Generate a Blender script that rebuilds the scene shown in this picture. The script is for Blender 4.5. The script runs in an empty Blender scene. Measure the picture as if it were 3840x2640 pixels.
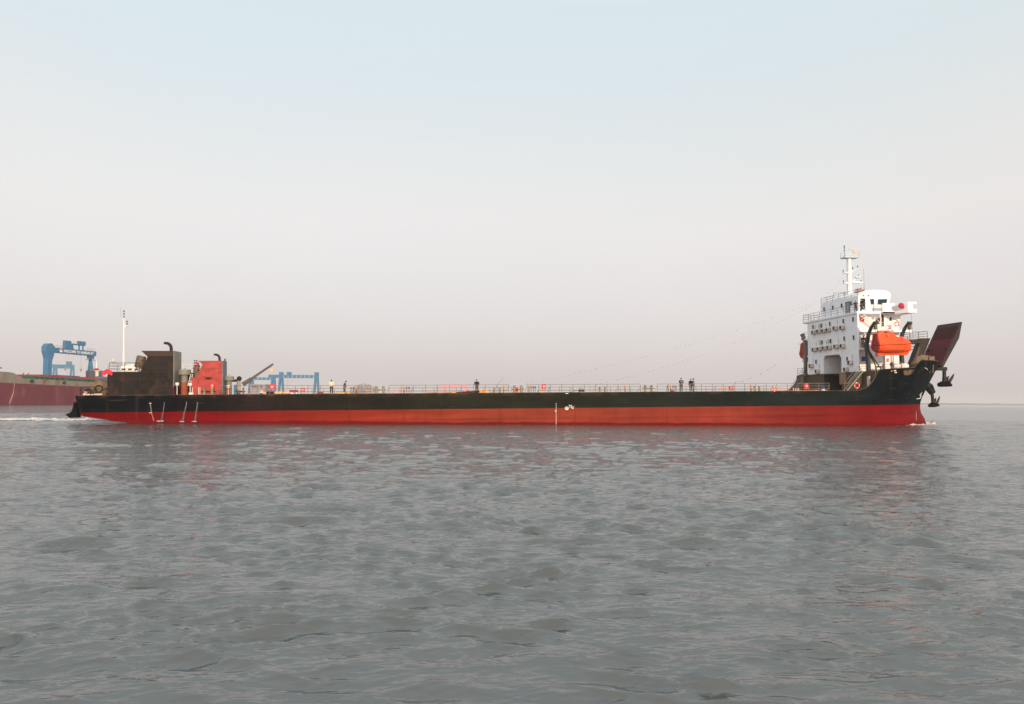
import bpy, bmesh, math, random
import numpy as np
from mathutils import Matrix, Vector
random.seed(7); rng = np.random.default_rng(11)
sc = bpy.context.scene
# ------------------------------------------------------------------ camera
F = 2620.0; PHI = math.atan(.14); PITCH = math.radians(1.8); ROLL = math.atan(.0084); HC = 2.85; SH = 100.5
R3 = Matrix.Rotation
CM = R3(-PHI, 3, 'Z') @ R3(math.pi/2 + PITCH, 3, 'X') @ R3(ROLL, 3, 'Z')
C0 = Vector((0, 0, HC))
cd = bpy.data.cameras.new('camera'); cam = bpy.data.objects.new('camera', cd); sc.collection.objects.link(cam)
cam.matrix_world = Matrix.Translation(C0) @ CM.to_4x4()
cd.sensor_width = 36; cd.lens = 36*F/3840; cd.shift_y = SH/3840; cd.clip_start = .3; cd.clip_end = 20000
sc.camera = cam
# ------------------------------------------------------------------ sky, sun, exposure
SUN_EL = math.radians(13); SUN_DIR = Vector((.22*math.cos(SUN_EL), -.9755*math.cos(SUN_EL), math.sin(SUN_EL)))
w = bpy.data.worlds.new('World'); sc.world = w; w.use_nodes = True
nt = w.node_tree; nt.nodes.clear()
def N(t, k, **kw):
    n = t.nodes.new(k)
    for a, b in kw.items(): setattr(n, a, b)
    return n
def ramp(node, stops, interp='LINEAR'):
    cr = node.color_ramp; cr.interpolation = interp
    while len(cr.elements) < len(stops): cr.elements.new(.5)
    for e, (p, c) in zip(cr.elements, stops):
        e.position = p; e.color = (c[0], c[1], c[2], 1)
def lin(r, g, b):
    return tuple(((v/255)/12.92 if v <= 10 else ((v/255+.055)/1.055)**2.4) for v in (r, g, b))
sky = N(nt, 'ShaderNodeTexSky', sky_type='NISHITA', sun_disc=False, sun_elevation=SUN_EL, sun_rotation=math.radians(167.3), dust_density=4.0, air_density=1.0)
bg1 = N(nt, 'ShaderNodeBackground'); bg1.inputs[1].default_value = .04
nt.links.new(sky.outputs[0], bg1.inputs[0])
tc = N(nt, 'ShaderNodeTexCoord'); sx = N(nt, 'ShaderNodeSeparateXYZ'); nt.links.new(tc.outputs['Generated'], sx.inputs[0])
# thin smoky veil: slow noise wobbles the height of the gradient
nz = N(nt, 'ShaderNodeTexNoise'); nz.inputs['Scale'].default_value = 2.2; nz.inputs['Detail'].default_value = 3
nt.links.new(tc.outputs['Generated'], nz.inputs['Vector'])
ma = N(nt, 'ShaderNodeMath', operation='MULTIPLY_ADD'); ma.inputs[1].default_value = .08; ma.inputs[2].default_value = -.04
nt.links.new(nz.outputs['Fac'], ma.inputs[0])
ad = N(nt, 'ShaderNodeMath', operation='ADD'); nt.links.new(sx.outputs['Z'], ad.inputs[0]); nt.links.new(ma.outputs[0], ad.inputs[1])
cr = N(nt, 'ShaderNodeValToRGB'); nt.links.new(ad.outputs[0], cr.inputs[0])
ramp(cr, [(0, lin(199, 191, 191)), (.05, lin(208, 199, 199)), (.14, lin(219, 210, 209)), (.24, lin(227, 220, 215)), (.33, lin(221, 221, 217)),
          (.42, lin(213, 221, 222)), (.50, lin(211, 223, 224)), (.64, (.92, .98, 1.0)), (1, (1., 1., 1.))])
bg2 = N(nt, 'ShaderNodeBackground'); bg2.inputs[1].default_value = 1.0
nt.links.new(cr.outputs[0], bg2.inputs[0])
ads = N(nt, 'ShaderNodeAddShader'); nt.links.new(bg1.outputs[0], ads.inputs[0]); nt.links.new(bg2.outputs[0], ads.inputs[1])
wo = N(nt, 'ShaderNodeOutputWorld'); nt.links.new(ads.outputs[0], wo.inputs['Surface'])
sd = bpy.data.lights.new('sun', 'SUN'); sd.energy = 3.7; sd.angle = math.radians(2.0); sd.color = (1.0, .78, .56)
so = bpy.data.objects.new('sun', sd); sc.collection.objects.link(so)
so.rotation_euler = SUN_DIR.to_track_quat('Z', 'Y').to_euler()
sc.view_settings.view_transform = 'Standard'; sc.view_settings.look = 'None'; sc.view_settings.exposure = 0; sc.view_settings.gamma = 1
sc.cycles.volume_bounces = 1; sc.cycles.max_bounces = 6; sc.cycles.transparent_max_bounces = 12
sc.cycles.use_denoising = True; sc.cycles.sample_clamp_indirect = 3; sc.cycles.sample_clamp_direct = 2.5
# ------------------------------------------------------------------ frames
SHM = Matrix.Translation((11.6, 92.4, 3.78)) @ Matrix.Rotation(math.radians(-.92), 4, 'Y')   # the ship floats trimmed by the stern
SHI = SHM.inverted()
def ray(px, py): return CM @ Vector(((px-1920)/F, -(py-1320-SH)/F, -1.0))
_o = SHI @ C0
def V(px, py, v):                       # survey point -> ship frame, on the plane v metres to port of the centreline
    d = SHI.to_3x3() @ ray(px, py); t = (v-_o.y)/d.y; return _o + d*t
def Xp(px, py, x):
    d = SHI.to_3x3() @ ray(px, py); t = (x-_o.x)/d.x; return _o + d*t
def Wd(px, py, D): return C0 + ray(px, py)*D
# ------------------------------------------------------------------ materials
MATS = {}
def mat(name, col, rough=.55, metal=0, var=.12, vs=1.2, bump=0, bs=20, dirt=None, dirt_amt=.5, dirt_scale=(1.2, 1.2, .25), spec=.15):
    if name in MATS: return MATS[name]
    m = bpy.data.materials.new(name); m.use_nodes = True; t = m.node_tree; b = t.nodes['Principled BSDF']
    tc = N(t, 'ShaderNodeTexCoord'); n = N(t, 'ShaderNodeTexNoise'); n.inputs['Scale'].default_value = vs; n.inputs['Detail'].default_value = 6
    t.links.new(tc.outputs['Object'], n.inputs['Vector'])
    r = N(t, 'ShaderNodeMapRange'); r.inputs['From Min'].default_value = .3; r.inputs['From Max'].default_value = .7
    r.inputs['To Min'].default_value = 1-var; r.inputs['To Max'].default_value = 1+var; t.links.new(n.outputs['Fac'], r.inputs['Value'])
    mx = N(t, 'ShaderNodeVectorMath', operation='SCALE'); mx.inputs[0].default_value = col; t.links.new(r.outputs[0], mx.inputs['Scale'])
    out = mx.outputs[0]
    if dirt:
        mp = N(t, 'ShaderNodeMapping'); mp.inputs['Scale'].default_value = dirt_scale; t.links.new(tc.outputs['Object'], mp.inputs[0])
        n2 = N(t, 'ShaderNodeTexNoise'); n2.inputs['Scale'].default_value = 1.6; n2.inputs['Detail'].default_value = 8; n2.inputs['Roughness'].default_value = .65
        t.links.new(mp.outputs[0], n2.inputs['Vector'])
        r2 = N(t, 'ShaderNodeMapRange'); r2.inputs['From Min'].default_value = .52; r2.inputs['From Max'].default_value = .74; r2.inputs['To Max'].default_value = dirt_amt
        t.links.new(n2.outputs['Fac'], r2.inputs['Value'])
        mi = N(t, 'ShaderNodeMix', data_type='RGBA'); t.links.new(r2.outputs[0], mi.inputs['Factor'])
        t.links.new(out, mi.inputs[6]); mi.inputs[7].default_value = (*dirt, 1); out = mi.outputs[2]
    t.links.new(out, b.inputs['Base Color'])
    b.inputs['Roughness'].default_value = rough; b.inputs['Metallic'].default_value = metal; b.inputs['Specular IOR Level'].default_value = spec
    if bump:
        bp = N(t, 'ShaderNodeBump'); bp.inputs['Strength'].default_value = 1; bp.inputs['Distance'].default_value = bump
        n3 = N(t, 'ShaderNodeTexNoise'); n3.inputs['Scale'].default_value = bs; t.links.new(tc.outputs['Object'], n3.inputs['Vector'])
        t.links.new(n3.outputs['Fac'], bp.inputs['Height']); t.links.new(bp.outputs[0], b.inputs['Normal'])
    MATS[name] = m; return m
RUST = (.16, .06, .03)
WHITE = mat('white_paint', (.87, .88, .90), .45, var=.04, vs=.8, dirt=(.60, .50, .42), dirt_amt=.4, bump=.006, bs=.9)
WHITE2 = mat('white_fittings', (.8, .78, .74), .5, var=.08)
GREY = mat('grey_paint', (.30, .30, .27), .5, var=.12, dirt=RUST, dirt_amt=.3)
DGREY = mat('dark_grey_paint', (.024, .020, .020), .5, var=.2, vs=2, dirt=RUST, dirt_amt=.25)
STEEL = mat('rail_steel', (.20, .17, .15), .55, var=.3, vs=3, dirt=RUST)
RAILW = mat('white_rail', (.7, .68, .64), .5, var=.1)
BLACK = mat('black_paint', (.018, .02, .024), .45, var=.3)
BROWNP = mat('brown_green_primer', (.10, .075, .045), .6, var=.2, vs=.6, dirt=(.10, .07, .04), dirt_amt=.6, bump=.004, bs=2)
CASE = mat('sooty_brown_casing', (.013, .010, .010), .6, var=.7, vs=.45, dirt=(.065, .030, .017), dirt_amt=.95, dirt_scale=(.6, .6, .5), bump=.02, bs=1.1)
CASEG = mat('grey_green_casing', (.20, .20, .165), .55, var=.12, vs=.9, dirt=(.2, .14, .1), dirt_amt=.4)
CASEB = mat('blue_grey_casing', (.13, .15, .19), .55, var=.12)
REDP = mat('red_primer', (.38, .062, .056), .65, var=.22, vs=1.6, dirt=(.22, .035, .03), dirt_amt=.9, dirt_scale=(.9, .9, 3.0), bump=.004)
MAROON = mat('maroon_primer', (.15, .02, .025), .6, var=.3)
RAMPRED = mat('ramp_red_primer', (.20, .038, .046), .6, var=.08, vs=.5, dirt=(.15, .03, .035), dirt_amt=.2, dirt_scale=(.5, .5, 1.5))
BRICK = mat('brown_red_primer', (.30, .08, .035), .6, var=.2, vs=2, dirt=(.2, .05, .03), dirt_amt=.5)
BEIGE = mat('beige_paint', (.16, .115, .075), .5, var=.35, vs=2, dirt=RUST, dirt_amt=.4)
FIRE = mat('fire_red_paint', (.78, .045, .06), .4, var=.08)
CRIM = mat('crimson_cover', (.42, .02, .06), .7, var=.25, vs=6, bump=.02, bs=6)
ORANGE = mat('lifeboat_orange', (.80, .085, .018), .32, var=.07, vs=1.5)
ORED = mat('lifeboat_shaded_red', (.36, .016, .012), .4, var=.15, vs=3, dirt=(.55, .4, .35), dirt_amt=.5, dirt_scale=(5, 5, 2))  # shade of the boat's stern end put into a darker red, plus pale stains
ORLT = mat('crate_orange', (.85, .42, .16), .6, var=.12, vs=3)
PEACH = mat('tarpaulin_peach', (.75, .48, .25), .7, var=.3, vs=6, bump=.05, bs=5)
BLUEP = mat('blue_paint', (.03, .12, .42), .45, var=.15)
NAVY = mat('navy_cloth', (.012, .016, .035), .8, var=.3, vs=8)
GLASS = mat('window_glass', (.006, .028, .04), .2, var=.2, spec=.2)
PALEG = mat('window_cover', (.46, .52, .50), .4, var=.1)
TEAL = mat('pale_teal_paint', (.45, .60, .62), .5, var=.1)
CREAM = mat('ac_cream', (.62, .54, .46), .5, var=.1)
SKIN = mat('skin', (.48, .26, .17), .6, var=.08)
HAIR = mat('black_hair', (.01, .009, .009), .5, var=.2)
DARKBR = mat('dark_brown', (.032, .016, .013), .55, var=.4, vs=3)
ROPE = mat('maroon_rope', (.10, .02, .02), .9, var=.6, vs=14)
MARK = mat('white_marking', (.85, .80, .72), .6, var=.05)
CBLUE = mat('crane_blue', (.035, .15, .29), .5, var=.14, vs=.15, dirt=(.03, .10, .17), dirt_amt=.5, dirt_scale=(.2, .2, .06))
CPINK = mat('crane_pink', (.72, .24, .28), .5, var=.1)  # paled pink, part of the distance haze is in the colour
CGREY = mat('crane_grey', (.30, .28, .29), .5, var=.1)
# ------------------------------------------------------------------ mesh builder
class MB:
    def __init__(s): s.v = []; s.f = []; s.m = []; s.mi = 0; s.M = Matrix.Identity(4)
    def add(s, vs, fs):
        o = len(s.v); s.v += [tuple(s.M @ Vector(p)) for p in vs]; s.f += [tuple(o+i for i in f) for f in fs]; s.m += [s.mi]*len(fs); return s
    def box(s, c, d, rz=0, M=None):
        x, y, z = d[0]/2, d[1]/2, d[2]/2
        T = Matrix.Translation(c) @ (M if M is not None else Matrix.Rotation(rz, 4, 'Z'))
        vs = [T @ Vector((a*x, b*y, e*z)) for a in (-1, 1) for b in (-1, 1) for e in (-1, 1)]
        return s.add(vs, [(0, 1, 3, 2), (4, 6, 7, 5), (0, 4, 5, 1), (2, 3, 7, 6), (0, 2, 6, 4), (1, 5, 7, 3)])
    def bb(s, a, b):
        return s.box([(a[i]+b[i])/2 for i in range(3)], [abs(b[i]-a[i]) for i in range(3)])
    def tube(s, pts, r, n=6, cap=True):
        pts = [Vector(p) for p in pts]; rs = r if isinstance(r, (list, tuple)) else [r]*len(pts)
        vs = []; 
        for i, p in enumerate(pts):
            d = (pts[min(i+1, len(pts)-1)]-pts[max(i-1, 0)]).normalized()
            u = d.cross(Vector((0, 0, 1)));
            if u.length < .15: u = d.cross(Vector((1, 0, 0)))
            u.normalize(); q = d.cross(u).normalized()
            for k in range(n):
                a = 2*math.pi*k/n; vs.append(p+(u*math.cos(a)+q*math.sin(a))*rs[i])
        fs = [(i*n+k, i*n+(k+1) % n, (i+1)*n+(k+1) % n, (i+1)*n+k) for i in range(len(pts)-1) for k in range(n)]
        if cap: fs += [tuple(range(n))[::-1], tuple((len(pts)-1)*n+k for k in range(n))]
        return s.add(vs, fs)
    def prism(s, poly, a, b, axis='y'):
        def P(p, t):
            return (p[0], t, p[1]) if axis == 'y' else ((t, p[0], p[1]) if axis == 'x' else (p[0], p[1], t))
        n = len(poly); vs = [P(p, a) for p in poly]+[P(p, b) for p in poly]
        return s.add(vs, [tuple(range(n)), tuple(range(2*n-1, n-1, -1))]+[(i, (i+1) % n, n+(i+1) % n, n+i) for i in range(n)])
    def sphere(s, c, r, n=10, m=6, sc=(1, 1, 1)):
        vs = [(c[0]+r*sc[0]*math.sin(math.pi*j/m)*math.cos(2*math.pi*i/n), c[1]+r*sc[1]*math.sin(math.pi*j/m)*math.sin(2*math.pi*i/n), c[2]+r*sc[2]*math.cos(math.pi*j/m)) for j in range(m+1) for i in range(n)]
        return s.add(vs, [(j*n+i, (j+1)*n+i, (j+1)*n+(i+1) % n, j*n+(i+1) % n) for j in range(m) for i in range(n)])
    def torus(s, c, R, r, axis='y', n=24, m=8, seg=None):
        vs = []
        for i in range(n):
            a = 2*math.pi*i/n
            for j in range(m):
                b = 2*math.pi*j/m; rr = R+r*math.cos(b); h = r*math.sin(b)
                p = (rr*math.cos(a), h, rr*math.sin(a)) if axis == 'y' else ((h, rr*math.cos(a), rr*math.sin(a)) if axis == 'x' else (rr*math.cos(a), rr*math.sin(a), h))
                vs.append((c[0]+p[0], c[1]+p[1], c[2]+p[2]))
        for i in range(n):
            if seg: s.mi = seg(i)
            s.add([], []); o = len(s.v)
            if i == 0: base = o; s.v += [tuple(s.M @ Vector(p)) for p in vs]
            for j in range(m):
                s.f.append((base+i*m+j, base+((i+1) % n)*m+j, base+((i+1) % n)*m+(j+1) % m, base+i*m+(j+1) % m)); s.m.append(s.mi)
        return s
    def loft(s, secs, close=True, caps=True):
        n = len(secs[0]); vs = [p for q in secs for p in q]; K = n if close else n-1
        fs = [(i*n+k, i*n+(k+1) % n, (i+1)*n+(k+1) % n, (i+1)*n+k) for i in range(len(secs)-1) for k in range(K)]
        if caps: fs += [tuple(range(n))[::-1], tuple((len(secs)-1)*n+k for k in range(n))]
        return s.add(vs, fs)
    def build(s, name, mats, parent=None, smooth=False, bevel=0, **tags):
        me = bpy.data.meshes.new(name); me.from_pydata(s.v, [], s.f)
        ms = mats if isinstance(mats, (list, tuple)) else [mats]
        for m in ms: me.materials.append(m)
        if len(ms) > 1: me.polygons.foreach_set('material_index', s.m)
        bm = bmesh.new(); bm.from_mesh(me); bmesh.ops.recalc_face_normals(bm, faces=bm.faces); bm.to_mesh(me); bm.free()
        if smooth:
            me.polygons.foreach_set('use_smooth', [True]*len(me.polygons)); me.set_sharp_from_angle(angle=math.radians(38))
        me.update()
        o = bpy.data.objects.new(name, me); sc.collection.objects.link(o)
        if bevel:
            bv = o.modifiers.new('bevel', 'BEVEL'); bv.width = bevel; bv.segments = 2; bv.limit_method = 'ANGLE'
        if parent: o.parent = parent
        for k, val in tags.items(): o[k] = val
        return o
def thing(name, label, cat, loc=(0, 0, 0), rz=0, group=None, ship=True, M=None):
    o = bpy.data.objects.new(name, None); sc.collection.objects.link(o); o.empty_display_size = .3
    T = Matrix.Translation(loc) @ Matrix.Rotation(rz, 4, 'Z')
    o.matrix_world = (SHM @ T if ship else T) if M is None else M
    o['label'] = label; o['category'] = cat
    if group: o['group'] = group
    return o
def solo(o, label, cat, loc=(0, 0, 0), rz=0, group=None, ship=True, kind=None):
    T = Matrix.Translation(loc) @ Matrix.Rotation(rz, 4, 'Z'); o.matrix_world = SHM @ T if ship else T
    if label: o['label'] = label; o['category'] = cat
    if group: o['group'] = group
    if kind: o['kind'] = kind
    return o
# ------------------------------------------------------------------ water
def build_water():
    yaw = math.pi/2-PHI
    dense = np.linspace(-.80, .80, 760); coarse = np.linspace(.80, 2*math.pi-.80, 60)[1:-1]
    ang = np.concatenate([dense, coarse])+yaw
    rad = np.concatenate([[.01, 1.5], 1/np.linspace(1/4.5, 1/36., 640), np.arange(36.2, 150, .36), np.geomspace(166, 6000, 110)])
    A, Rr = np.meshgrid(ang, rad); X = Rr*np.cos(A); Y = Rr*np.sin(A); Z = np.zeros_like(X)
    dr = np.gradient(rad)[:, None]*np.ones_like(X)
    dx = np.zeros_like(X); dy = np.zeros_like(X)
    g = np.random.default_rng(6); nw = 170
    lam = np.geomspace(.10, 2.4, nw)*g.uniform(.93, 1.07, nw)
    th = math.radians(80)+g.normal(0, .37, nw)
    def field(sx_, sy_, n_=9):
        return sum(np.sin(X*kx+Y*ky+p0) for kx, ky, p0 in zip(g.normal(0, sx_, n_), g.normal(0, sy_, n_), g.uniform(0, 6.28, n_)))/(n_/2)**.5
    packs = [np.clip(.58+.66*field(*q_), .15, 2.5)**1.6 for q_ in ((.9, 1.7), (1.5, 2.6), (2.4, 3.8), (.6, 1.2), (3.2, 5.), (.35, .8))]
    for wi, (l, t) in enumerate(zip(lam, th)):
        k = 2*math.pi/l; amp = .0060*l*g.uniform(.3, 1.7)*(1 if l < .5 else (.5/l)**.45)*(1 if l > .16 else (l/.16)**.7)
        ph = k*(X*math.cos(t)+Y*math.sin(t))+g.uniform(0, 6.28)
        fade = np.clip((l-2.6*dr)/(2.4*dr+1e-6), 0, 1)
        # slow groups: each train swells and dies away
        gx, gy = g.normal(0, 1, 2); ev = .62+.6*np.sin((X*gx+Y*gy)*.55/l**.5+g.uniform(0, 6))
        a = amp*fade*ev*(packs[(wi*7) % 6] if l < 2.2 else 1)
        Z += a*np.sin(ph+.35*np.sin(ph)); q = .85
        dx += -q*a*math.cos(t)*np.cos(ph); dy += -q*a*math.sin(t)*np.cos(ph)
    X = X-dx; Y = Y-dy
    me = bpy.data.meshes.new('water'); nr, na = X.shape
    co = np.stack([X, Y, Z], -1).reshape(-1, 3)
    i = np.arange(nr-1)[:, None]*na; j = np.arange(na)[None, :]; j2 = (j+1) % na
    f = np.stack([i+j, i+j2, i+na+j2, i+na+j], -1).reshape(-1, 4)[:, ::-1]
    me.vertices.add(len(co)); me.vertices.foreach_set('co', co.ravel().astype(np.float32))
    me.loops.add(f.size); me.loops.foreach_set('vertex_index', f.ravel().astype(np.int32))
    me.polygons.add(len(f)); me.polygons.foreach_set('loop_start', np.arange(0, f.size, 4, dtype=np.int32))
    me.polygons.foreach_set('use_smooth', np.ones(len(f), bool)); me.update(calc_edges=True); me.validate()
    m = bpy.data.materials.new('murky_water'); m.use_nodes = True; t = m.node_tree; b = t.nodes['Principled BSDF']
    b.inputs['Base Color'].default_value = (.038, .043, .037, 1); b.inputs['Roughness'].default_value = .08; b.inputs['IOR'].default_value = 1.95
    b.inputs['Specular IOR Level'].default_value = .5
    tc = N(t, 'ShaderNodeTexCoord')
    prev = None
    an = N(t, 'ShaderNodeAttribute'); an.attribute_name = 'coarse'
    for sc_, st, dist, rot, lo_, hi_ in ((.6, (1., 2.4, 1), .03, .15, .0, 1.), (2.3, (1., 2.6, 1), .038, -.15, .04, 1.), (5.5, (1., 2.4, 1), .012, .18, .15, 1.), (11, (1., 1.6, 1), .0025, -.1, 1., 1.)):
        dm = N(t, 'ShaderNodeMapRange'); dm.inputs['To Min'].default_value = dist*1.9*lo_; dm.inputs['To Max'].default_value = dist*1.9*hi_; t.links.new(an.outputs['Fac'], dm.inputs['Value'])
        mp = N(t, 'ShaderNodeMapping'); mp.inputs['Scale'].default_value = st; mp.inputs['Rotation'].default_value = (0, 0, rot)
        t.links.new(tc.outputs['Object'], mp.inputs[0])
        n = N(t, 'ShaderNodeTexNoise'); n.inputs['Scale'].default_value = sc_; n.inputs['Detail'].default_value = 3; n.inputs['Distortion'].default_value = .4
        t.links.new(mp.outputs[0], n.inputs['Vector'])
        bp = N(t, 'ShaderNodeBump'); bp.inputs['Strength'].default_value = 1; t.links.new(dm.outputs[0], bp.inputs['Distance'])
        if sc_ == 2.3:          # only the crests of this train stand up
            pk = N(t, 'ShaderNodeMapRange', interpolation_type='SMOOTHSTEP'); pk.inputs['From Min'].default_value = .46; pk.inputs['From Max'].default_value = .80; t.links.new(n.outputs['Fac'], pk.inputs['Value']); t.links.new(pk.outputs[0], bp.inputs['Height'])
        else: t.links.new(n.outputs['Fac'], bp.inputs['Height'])
        if prev: t.links.new(prev.outputs[0], bp.inputs['Normal'])
        prev = bp
    t.links.new(prev.outputs[0], b.inputs['Normal'])
    at = me.attributes.new('coarse', 'FLOAT', 'POINT'); at.data.foreach_set('value', np.clip((Rr-6)/24, 0, 1).ravel().astype(np.float32))
    me.materials.append(m)
    o = bpy.data.objects.new('water', me); sc.collection.objects.link(o); o['kind'] = 'structure'
build_water()
# ------------------------------------------------------------------ main ship: hull
ship = thing('cargo_ship', 'long low black and red deck cargo ship with white bridge tower at its bow', 'ship', (0, 0, 0))
def hull_mat():
    m = bpy.data.materials.new('hull_paint'); m.use_nodes = True; t = m.node_tree; b = t.nodes['Principled BSDF']
    L = t.links.new; tc = N(t, 'ShaderNodeTexCoord'); s = N(t, 'ShaderNodeSeparateXYZ'); L(tc.outputs['Object'], s.inputs[0])
    def mr(src, a, b_, c=0, d=1):
        r = N(t, 'ShaderNodeMapRange'); r.inputs['From Min'].default_value = a; r.inputs['From Max'].default_value = b_; r.inputs['To Min'].default_value = c; r.inputs['To Max'].default_value = d; L(src, r.inputs['Value']); return r.outputs[0]
    def noise(scale, vec, detail=6):
        mp = N(t, 'ShaderNodeMapping'); mp.inputs['Scale'].default_value = vec; L(tc.outputs['Object'], mp.inputs[0])
        n = N(t, 'ShaderNodeTexNoise'); n.inputs['Scale'].default_value = scale; n.inputs['Detail'].default_value = detail; L(mp.outputs[0], n.inputs['Vector']); return n.outputs['Fac']
    along = mr(s.outputs['X'], -50, 62)
    top = N(t, 'ShaderNodeValToRGB'); L(along, top.inputs[0])
    ramp(top, [(0, (.002, .004, .006)), (.10, (.003, .004, .006)), (.18, (.013, .009, .009)), (.40, (.014, .015, .009)), (.62, (.009, .013, .010)), (.80, (.006, .010, .010)), (.9, (.001, .004, .006)), (1, (.004, .008, .010))])
    bot = N(t, 'ShaderNodeValToRGB'); L(along, bot.inputs[0])
    ramp(bot, [(0, (.13, .002, .005)), (.14, (.14, .002, .004)), (.26, (.21, .018, .009)), (.42, (.225, .036, .018)), (.70, (.20, .027, .017)), (.85, (.145, .004, .006)), (1, (.17, .007, .009))])
    # blotches, plate strakes, scuffs
    def scaled(col, fac):
        v = N(t, 'ShaderNodeVectorMath', operation='SCALE'); L(col, v.inputs[0]); L(fac, v.inputs['Scale']); return v.outputs[0]
    tcol = scaled(top.outputs[0], mr(noise(1, (.12, .12, .5)), .3, .7, .65, 1.4))
    bcol = scaled(bot.outputs[0], mr(noise(1, (.10, .1, 1.2)), .3, .7, .72, 1.22))
    bcol = scaled(bcol, mr(noise(1, (.8, .8, .15), 4), .3, .7, .9, 1.1))
    sc1 = mr(noise(1, (.35, .3, 5), 8), .62, .74)
    mi0 = N(t, 'ShaderNodeMix', data_type='RGBA'); L(sc1, mi0.inputs['Factor']); L(tcol, mi0.inputs[6]); mi0.inputs[7].default_value = (.04, .03, .024, 1)
    # dark wet slime near the waterline mixed with brighter fresh red
    mi = N(t, 'ShaderNodeMix', data_type='RGBA')
    lt = N(t, 'ShaderNodeMath', operation='LESS_THAN'); lt.inputs[1].default_value = -1.86; L(s.outputs['Z'], lt.inputs[0])
    L(lt.outputs[0], mi.inputs['Factor']); L(mi0.outputs[2], mi.inputs[6]); L(bcol, mi.inputs[7])
    stk = mr(noise(1, (1.6, 1.6, .10), 7), .57, .72, 0, .55); ms = N(t, 'ShaderNodeMix', data_type='RGBA'); L(stk, ms.inputs['Factor']); L(mi.outputs[2], ms.inputs[6])
    sk2 = N(t, 'ShaderNodeMix', data_type='RGBA'); L(lt.outputs[0], sk2.inputs['Factor']); sk2.inputs[6].default_value = (.030, .022, .016, 1); sk2.inputs[7].default_value = (.13, .014, .010, 1); L(sk2.outputs[2], ms.inputs[7]); mi = ms
    wl = N(t, 'ShaderNodeMath', operation='MULTIPLY_ADD'); wl.inputs[1].default_value = .01606; L(s.outputs['X'], wl.inputs[0]); L(s.outputs['Z'], wl.inputs[2])
    wn_ = N(t, 'ShaderNodeMath', operation='MULTIPLY_ADD'); wn_.inputs[1].default_value = .35; L(noise(1, (.5, .5, .5), 6), wn_.inputs[0]); L(wl.outputs[0], wn_.inputs[2])
    wet = mr(wn_.outputs[0], -3.78+.52, -3.78+.40)
    mw = N(t, 'ShaderNodeMix', data_type='RGBA'); L(wet, mw.inputs['Factor']); L(mi.outputs[2], mw.inputs[6]); mw.inputs[7].default_value = (.13, .004, .005, 1); mi = mw
    # rusty weep along the sheer
    top_edge = mr(s.outputs['Z'], -.45, -.02); wr = N(t, 'ShaderNodeMath', operation='MULTIPLY'); L(top_edge, wr.inputs[0]); L(mr(noise(1, (.7, .7, .3), 8), .5, .62), wr.inputs[1])
    fw = N(t, 'ShaderNodeMath', operation='MULTIPLY'); L(wr.outputs[0], fw.inputs[0]); L(mr(s.outputs['X'], 44, 42, 0, .28), fw.inputs[1])
    mi2 = N(t, 'ShaderNodeMix', data_type='RGBA'); L(fw.outputs[0], mi2.inputs['Factor']); L(mi.outputs[2], mi2.inputs[6]); mi2.inputs[7].default_value = (.13, .065, .035, 1)
    L(mi2.outputs[2], b.inputs['Base Color'])
    L(mr(noise(1, (.3, .3, 1)), .3, .7, .5, .65), b.inputs['Roughness']); b.inputs['Specular IOR Level'].default_value = .03
    # plating: faint vertical frames and a horizontal strake, sheet waviness
    br = N(t, 'ShaderNodeTexBrick'); br.inputs['Scale'].default_value = 1; br.inputs['Mortar Size'].default_value = .02; br.inputs['Brick Width'].default_value = 7.5; br.inputs['Row Height'].default_value = 1.55; br.inputs['Mortar Smooth'].default_value = .4
    cb = N(t, 'ShaderNodeCombineXYZ'); L(s.outputs['X'], cb.inputs[0]); L(s.outputs['Z'], cb.inputs[1]); L(cb.outputs[0], br.inputs['Vector'])
    sm = N(t, 'ShaderNodeMix', data_type='RGBA'); L(mr(br.outputs['Fac'], 0, 1, 0, .3), sm.inputs['Factor']); L(mi2.outputs[2], sm.inputs[6]); sm.inputs[7].default_value = (.03, .02, .016, 1); L(sm.outputs[2], b.inputs['Base Color'])
    b1 = N(t, 'ShaderNodeBump'); b1.inputs['Distance'].default_value = .02; b1.invert = True; L(br.outputs['Fac'], b1.inputs['Height'])
    b2 = N(t, 'ShaderNodeBump'); b2.inputs['Distance'].default_value = .05; L(noise(1, (.6, .6, .9), 2), b2.inputs['Height']); L(b1.outputs[0], b2.inputs['Normal'])
    L(b2.outputs[0], b.inputs['Normal'])
    return m
HULL = hull_mat()
def interp(x, pts):
    return float(np.interp(x, [p[0] for p in pts], [p[1] for p in pts]))
STEM = [(-6.0, 61.2), (-4.6, 61.6), (-4.1, 61.5), (-3.05, 60.7), (-2.0, 60.5), (-.9, 60.7), (1., 61.5), (3.4, 62.4), (4.05, 62.6)]
TOPZ = [(-50, 0), (44.6, 0), (45.4, .08), (46.2, .32), (47.0, .88), (47.5, 1.5), (47.9, 2.3), (48.2, 2.72), (49, 2.78), (53.7, 3.0), (54.2, 3.5), (54.8, 4.02), (70, 4.15)]
BOTZ = [(-50, -2.1), (-48.7, -2.15), (-47, -2.45), (-44, -2.9), (-40, -3.6), (-34, -4.8), (-26, -6), (70, -6)]
XN = list(np.linspace(-49, -40, 10))+list(np.linspace(-36, 44, 21))+list(np.linspace(44.6, 49, 23))+list(np.linspace(49.6, 53.4, 7))+list(np.linspace(53.7, 55, 6))+list(np.linspace(55.6, 62.6, 22))
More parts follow.
